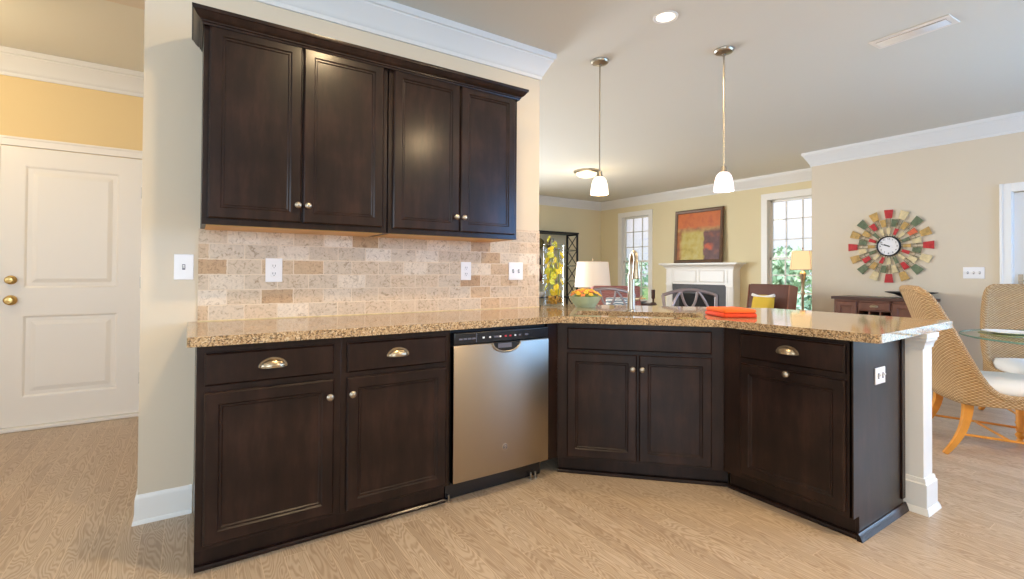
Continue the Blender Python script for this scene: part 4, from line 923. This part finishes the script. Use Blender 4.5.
# etagere
EX0, EX1, EY0, EY1 = 5.35, 6.69, 7.62, 7.97
t = thing('open_bookcase', 'black open shelf with crossed end panels against the far wall', 'bookcase', (EX0, EY0, 0), 0)
we, de = EX1-EX0, EY1-EY0
for x in (0, we-.03):
    b = MB(); b.box(x, x+.03, 0, .03, 0, 1.95).box(x, x+.03, de-.03, de, 0, 1.95)
    for k in range(6):
        z0, z1 = .02+.37*k*.865, .02+.37*(k+1)*.865
        if z1 > 1.96: break
        b.box(x+.006, x+.024, .03, de-.03, z1-.012, z1+.012)
        b.tube([(x+.015, .03, z0+.01), (x+.015, de-.03, z1-.01)], .009, 6).tube([(x+.015, .03, z1-.01), (x+.015, de-.03, z0+.01)], .009, 6)
    b.build('end_panel', 'iron', t)
MB().box(-.01, we+.01, -.01, de+.01, 1.95, 1.985).build('top', 'iron', t, bevel=.003)
for k in range(1, 6):
    z = .02+.37*k*.865
    MB().box(.03, we-.03, .005, de-.005, z-.008, z+.008).build('shelf', 'glass' if k > 2 else 'iron', t)
sh = lambda k: .02+.37*k*.865+.008
def on_shelf(name, label, cat, x, k, prof, mat):
    o = thing(name, label, cat, (x, EY0+.17, sh(k)), 0); MB().lathe(prof, 20).build('body', mat, o); return o
o = MB().ball((0, 0, .11), .11, 3, jit=.03).build('moss_ball', 'moss'); o.location = (5.80, EY0+.17, sh(5)); tag(o, 'round dark moss ball on the top shelf of the black bookcase', 'ornament')
on_shelf('bottle_vase', 'slim dark vase on the upper middle bookcase shelf by the wall', 'vase', 5.78, 4, [(0, 0), (.06, 0), (.07, .1), (.03, .2), (.03, .27), (.02, .27), (0, .26)], 'iron')
on_shelf('bottle_vase', 'dark vase on the middle bookcase shelf above the pale bowl', 'vase', 5.80, 3, [(0, 0), (.05, 0), (.08, .08), (.04, .2), (.035, .25), (0, .24)], 'leather')
on_shelf('bowl', 'pale bowl on the lower shelf of the black bookcase', 'bowl', 5.80, 2, [(0, 0), (.05, 0), (.12, .07), (.13, .1), (.11, .08), (0, .02)], 'china')
on_shelf('bottle_vase', 'grey vase behind the orchids on the top bookcase shelf', 'vase', 6.12, 5, [(0, 0), (.06, 0), (.08, .1), (.05, .18), (.06, .22), (0, .2)], 'pewter')

# table lamp on an end table
LX, LY = 5.10, 5.48
t = thing('end_table', 'round dark end table under the linen lamp', 'table', (LX, LY, 0), 0)
MB().lathe([(0, .57), (.26, .57), (.27, .585), (.26, .60), (0, .60)], 32).build('top', 'walnut', t)
MB().lathe([(.2, 0), (.2, .03), (.04, .06), (.03, .3), (.05, .57)], 20).build('pedestal', 'walnut', t)
t = thing('table_lamp', 'table lamp with a wide linen drum shade beside the stool', 'lamp', (LX, LY, .60), 0)
MB().lathe([(0, 0), (.09, 0), (.09, .02), (.05, .04), (.11, .14), (.10, .22), (.03, .28), (.015, .36), (0, .36)], 24).build('base', 'ceramic', t)
MB().lathe([(.272, .345), (.236, .725), (.233, .725), (.269, .345)], 40, cap=False).build('lamp_shade', 'linen', t)
MB().tube([(0, 0, .36), (0, 0, .76)], .006, 6).ball((0, 0, .765), .014, 1).tube([(-.234, 0, .72), (.234, 0, .72)], .004, 5).build('finial', 'bronze', t)
light('table_lamp_bulb', 'POINT', (LX, LY, 1.12), 6, (1, .78, .5), size=.05)

# floor lamp
FX, FYL = 7.02, 3.36
t = thing('floor_lamp', 'bronze floor lamp with glowing amber shade in front of window', 'lamp', (FX, FYL, 0), math.radians(20))
MB().lathe([(0, 0), (.14, 0), (.14, .02), (.05, .04), (.022, .08), (.014, .2), (.014, .85), (.028, .9), (.014, .95), (.02, 1.05), (.036, 1.12), (.042, 1.17), (.016, 1.2), (0, 1.2)], 20).build('stand', 'bronze', t)
sh_o = MB(); q0 = rr(.142, .142, .03, 1.22, 3); q1 = rr(.118, .118, .028, 1.475, 3); sh_o.rings([q0, q1], cap=False).build('lamp_shade', 'goldshade', t, solid=.004, smooth=False)
b = MB()
for k in range(0, 16, 2): b.tube([q0[k], q1[k]], .0035, 5)
b.tube(q0, .004, 5, closed=True).tube(q1, .004, 5, closed=True).tube([(-.11, 0, 1.47), (.11, 0, 1.47)], .003, 5).tube([(0, 0, 1.2), (0, 0, 1.51)], .004, 5).ball((0, 0, 1.515), .012, 1).build('shade_frame', 'bronze', t)
light('floor_lamp_bulb', 'POINT', (FX, FYL, 1.36), 4, (1, .72, .4), size=.05)

# leather armchair
def armchair(name, label, loc, rz, mats, ztop, wid, slab):
    t = thing(name, label, 'armchair', loc, rz)      # faces +y
    a, b2 = mats; hw = wid/2
    MB().rings([rr(hw-.01, .075, .02, .2), rr(hw, .08, .02, .25), rr(hw, .08, .02, ztop-.015), rr(hw-.008, .07, .02, ztop)], T=Tr(0, -.30, 0) @ Matrix.Rotation(math.radians(8), 4, 'X') @ Tr(0, .05, 0)).build('backrest', a, t, sharp=60)
    for s_ in (-1, 1): MB().rings([rr(.006, .082, .004, .24), rr(.008, .084, .005, .26), rr(.008, .084, .005, ztop-.02), rr(.006, .08, .004, ztop-.008)], T=Tr(s_*(hw+.004), -.30, 0) @ Matrix.Rotation(math.radians(8), 4, 'X') @ Tr(0, .05, 0)).build('side_panel', b2, t, sharp=60)
    MB().rings([rr(hw-.1, .28, .04, .22), rr(hw-.09, .29, .04, .26), rr(hw-.09, .29, .04, .42), rr(hw-.12, .26, .04, .46)], T=Tr(0, .04, 0)).build('seat', a, t, sharp=60)
    for s_ in (-1, 1):
        MB().rings([rr(.05, .33, .03, .15), rr(.055, .335, .03, .2), rr(.055, .335, .03, slab-.03), rr(.045, .32, .03, slab)], T=Tr(s_*(hw-.055), .03, 0)).build('armrest', b2, t, sharp=60)
        for yy in (-.28, .3): MB().lathe([(.016, 0), (.024, .2)], 10, Tr(s_*(hw-.06), yy, 0)).build('leg', 'walnut_dk', t)
    return t
arm = armchair('leather_armchair', 'brown leather armchair with a mustard pillow in front of window', (5.955, 3.46, 0), math.radians(83), ('leather', 'leather_lit'), 1.02, .56, .60)
t = thing('throw_pillow', 'mustard throw pillow with white border on the brown armchair', 'pillow', (6.04, 3.415, .472), math.radians(83))
def pillow(b, w, h, d, n=10):
    vs_ = []; fs = []
    for s_ in (1, -1):
        for i in range(n+1):
            for j in range(n+1):
                u, v = -1+2*i/n, -1+2*j/n; k = (1-u**4)*(1-v**4); pin = 1-.10*(u*u*v*v)+.0
                vs_.append((u*w*pin*(1-.07*(1-v*v)), s_*d*math.sqrt(max(k, 0)), h+v*h*pin*(1-.07*(1-u*u))))
    q = (n+1)**2
    for s_ in (0, 1):
        for i in range(n):
            for j in range(n): fs.append((s_*q+i*(n+1)+j, s_*q+(i+1)*(n+1)+j, s_*q+(i+1)*(n+1)+j+1, s_*q+i*(n+1)+j+1))
    return b.add(vs_, fs)
p_ = pillow(MB(), .165, .222, .06).build('pillow_body', 'yellow', t, sharp=70); p_.rotation_euler = (math.radians(12), 0, 0)
p2 = MB().tube([(-.155+.031*i, .0, .428-.03*math.sin(PI*i/10)) for i in range(11)], .02, 8).build('white_border', 'cushion', t); p2.rotation_euler = (math.radians(12), 0, 0); p2.location = (0, .018, 0)
# mauve armchair with patterned pillow
armchair('upholstered_armchair', 'mauve upholstered armchair half hidden behind the faucet', (4.50, 4.28, 0), math.radians(150), ('mauve', 'mauve'), .985, .60, .62)
t = thing('throw_pillow', 'white scroll print pillow on the mauve armchair behind the stool', 'pillow', (4.50, 4.347, .472), math.radians(150))
p_ = pillow(MB(), .17, .2, .07).build('pillow_body', 'swirl', t, sharp=70); p_.rotation_euler = (math.radians(12), 0, 0)
# small side table with flower bowl and candle holder before the left window
QX, QY = 5.50, 4.86
t = thing('side_table', 'small dark side table in front of the left window', 'table', (QX, QY, 0), 0)
MB().lathe([(0, .70), (.2, .70), (.205, .71), (.2, .72), (0, .72)], 28).build('top', 'walnut_dk', t)
for k in range(3):
    a = k*2*PI/3; MB().tube([(.05*math.cos(a), .05*math.sin(a), .7), (.16*math.cos(a), .16*math.sin(a), 0)], .014, 6).build('leg', 'walnut_dk', t)
t = thing('flower_dish', 'low dish on the side table before the left window', 'bowl', (QX-.02, QY+.03, .72), 0)
MB().lathe([(0, 0), (.04, 0), (.11, .03), (.115, .035), (.1, .03), (0, .012)], 24).build('dish', 'ceramic', t)
for i in range(9):
    a = i*2.4; r_ = .028*math.sqrt(i); bb = MB(); blossom(bb, (0, 0, 0), .034); o = bb.build('peach_blossom', 'peach' if i % 4 else 'mauve'); o.location = (QX-.02+r_*math.cos(a), QY+.03+r_*math.sin(a), .79-.06*r_); tag(o, 'pale peach blossom piled in the dish before the left window', 'flower', 'peach blossoms in the dish')
t = thing('candle_holder', 'dark candle holder on the side table before the left window', 'candle holder', (QX+.12, QY-.10, .72), 0)
MB().lathe([(0, 0), (.04, 0), (.04, .01), (.012, .02), (.012, .06), (.026, .08), (.026, .2), (0, .2)], 16).build('stand', 'walnut_dk', t)

# ------------------------------------------------------------------ outside
struct(MB().box(8.3, 60, -30, 40, -.6, -.5).build('ground', 'grass'), 'green lawn seen through the windows', 'lawn')
def tree(x, y, h, r, label, mt, n=2600):
    t = thing('tree', label, 'tree', (x, y, -.5), 0, 'trees outside the windows')
    MB().tube([(0, 0, 0), (.1, .05, h*.4), (0, 0, h*.8)], [.16, .12, .05], 8).build('trunk', 'bark', t)
    b = MB(); vs_ = []; fs = []
    lobes = [(random.gauss(0, r*.45), random.gauss(0, r*.45), h*.35+random.random()*h*.5, r*random.uniform(.4, .75)) for _ in range(14)]
    for i in range(n):
        cx, cy, cz, cr_ = random.choice(lobes); v = Vector((random.gauss(0, 1), random.gauss(0, 1), random.gauss(0, 1))).normalized()*cr_*random.uniform(.75, 1.05)
        c = Vector((cx, cy, cz))+v; a = Vector((random.gauss(0, 1), random.gauss(0, 1), random.gauss(0, 1))).normalized()*random.uniform(.09, .19); d = a.cross(v).normalized()*a.length*.6
        k = len(vs_); vs_ += [c-a, c+d, c+a, c-d]; fs.append((k, k+1, k+2, k+3))
    b.add(vs_, fs); b.build('foliage', mt, t, smooth=False)
for x, y, h, r, lab, mt in ((21, 19.6, 2.2, 1.2, 'tree far left through the left living room window', 'leafb'), (25, 27.5, 2.6, 1.4, 'low bushy tree through the left living room window', 'leafa'), (17.5, 9.3, 2.2, 1.2, 'leafy tree through the left pane of the right window', 'leafa'),
                            (25, 8.6, 2.6, 1.2, 'leafy tree behind the floor lamp through the right window', 'leafb'), (14, 2.3, 2.4, 1.2, 'tree glimpsed through the patio door glass', 'leafa'), (13, 6.6, 1.1, .5, 'small shrub low in the right living room window', 'leafb')):
    tree(x, y, h, r, lab, mt)
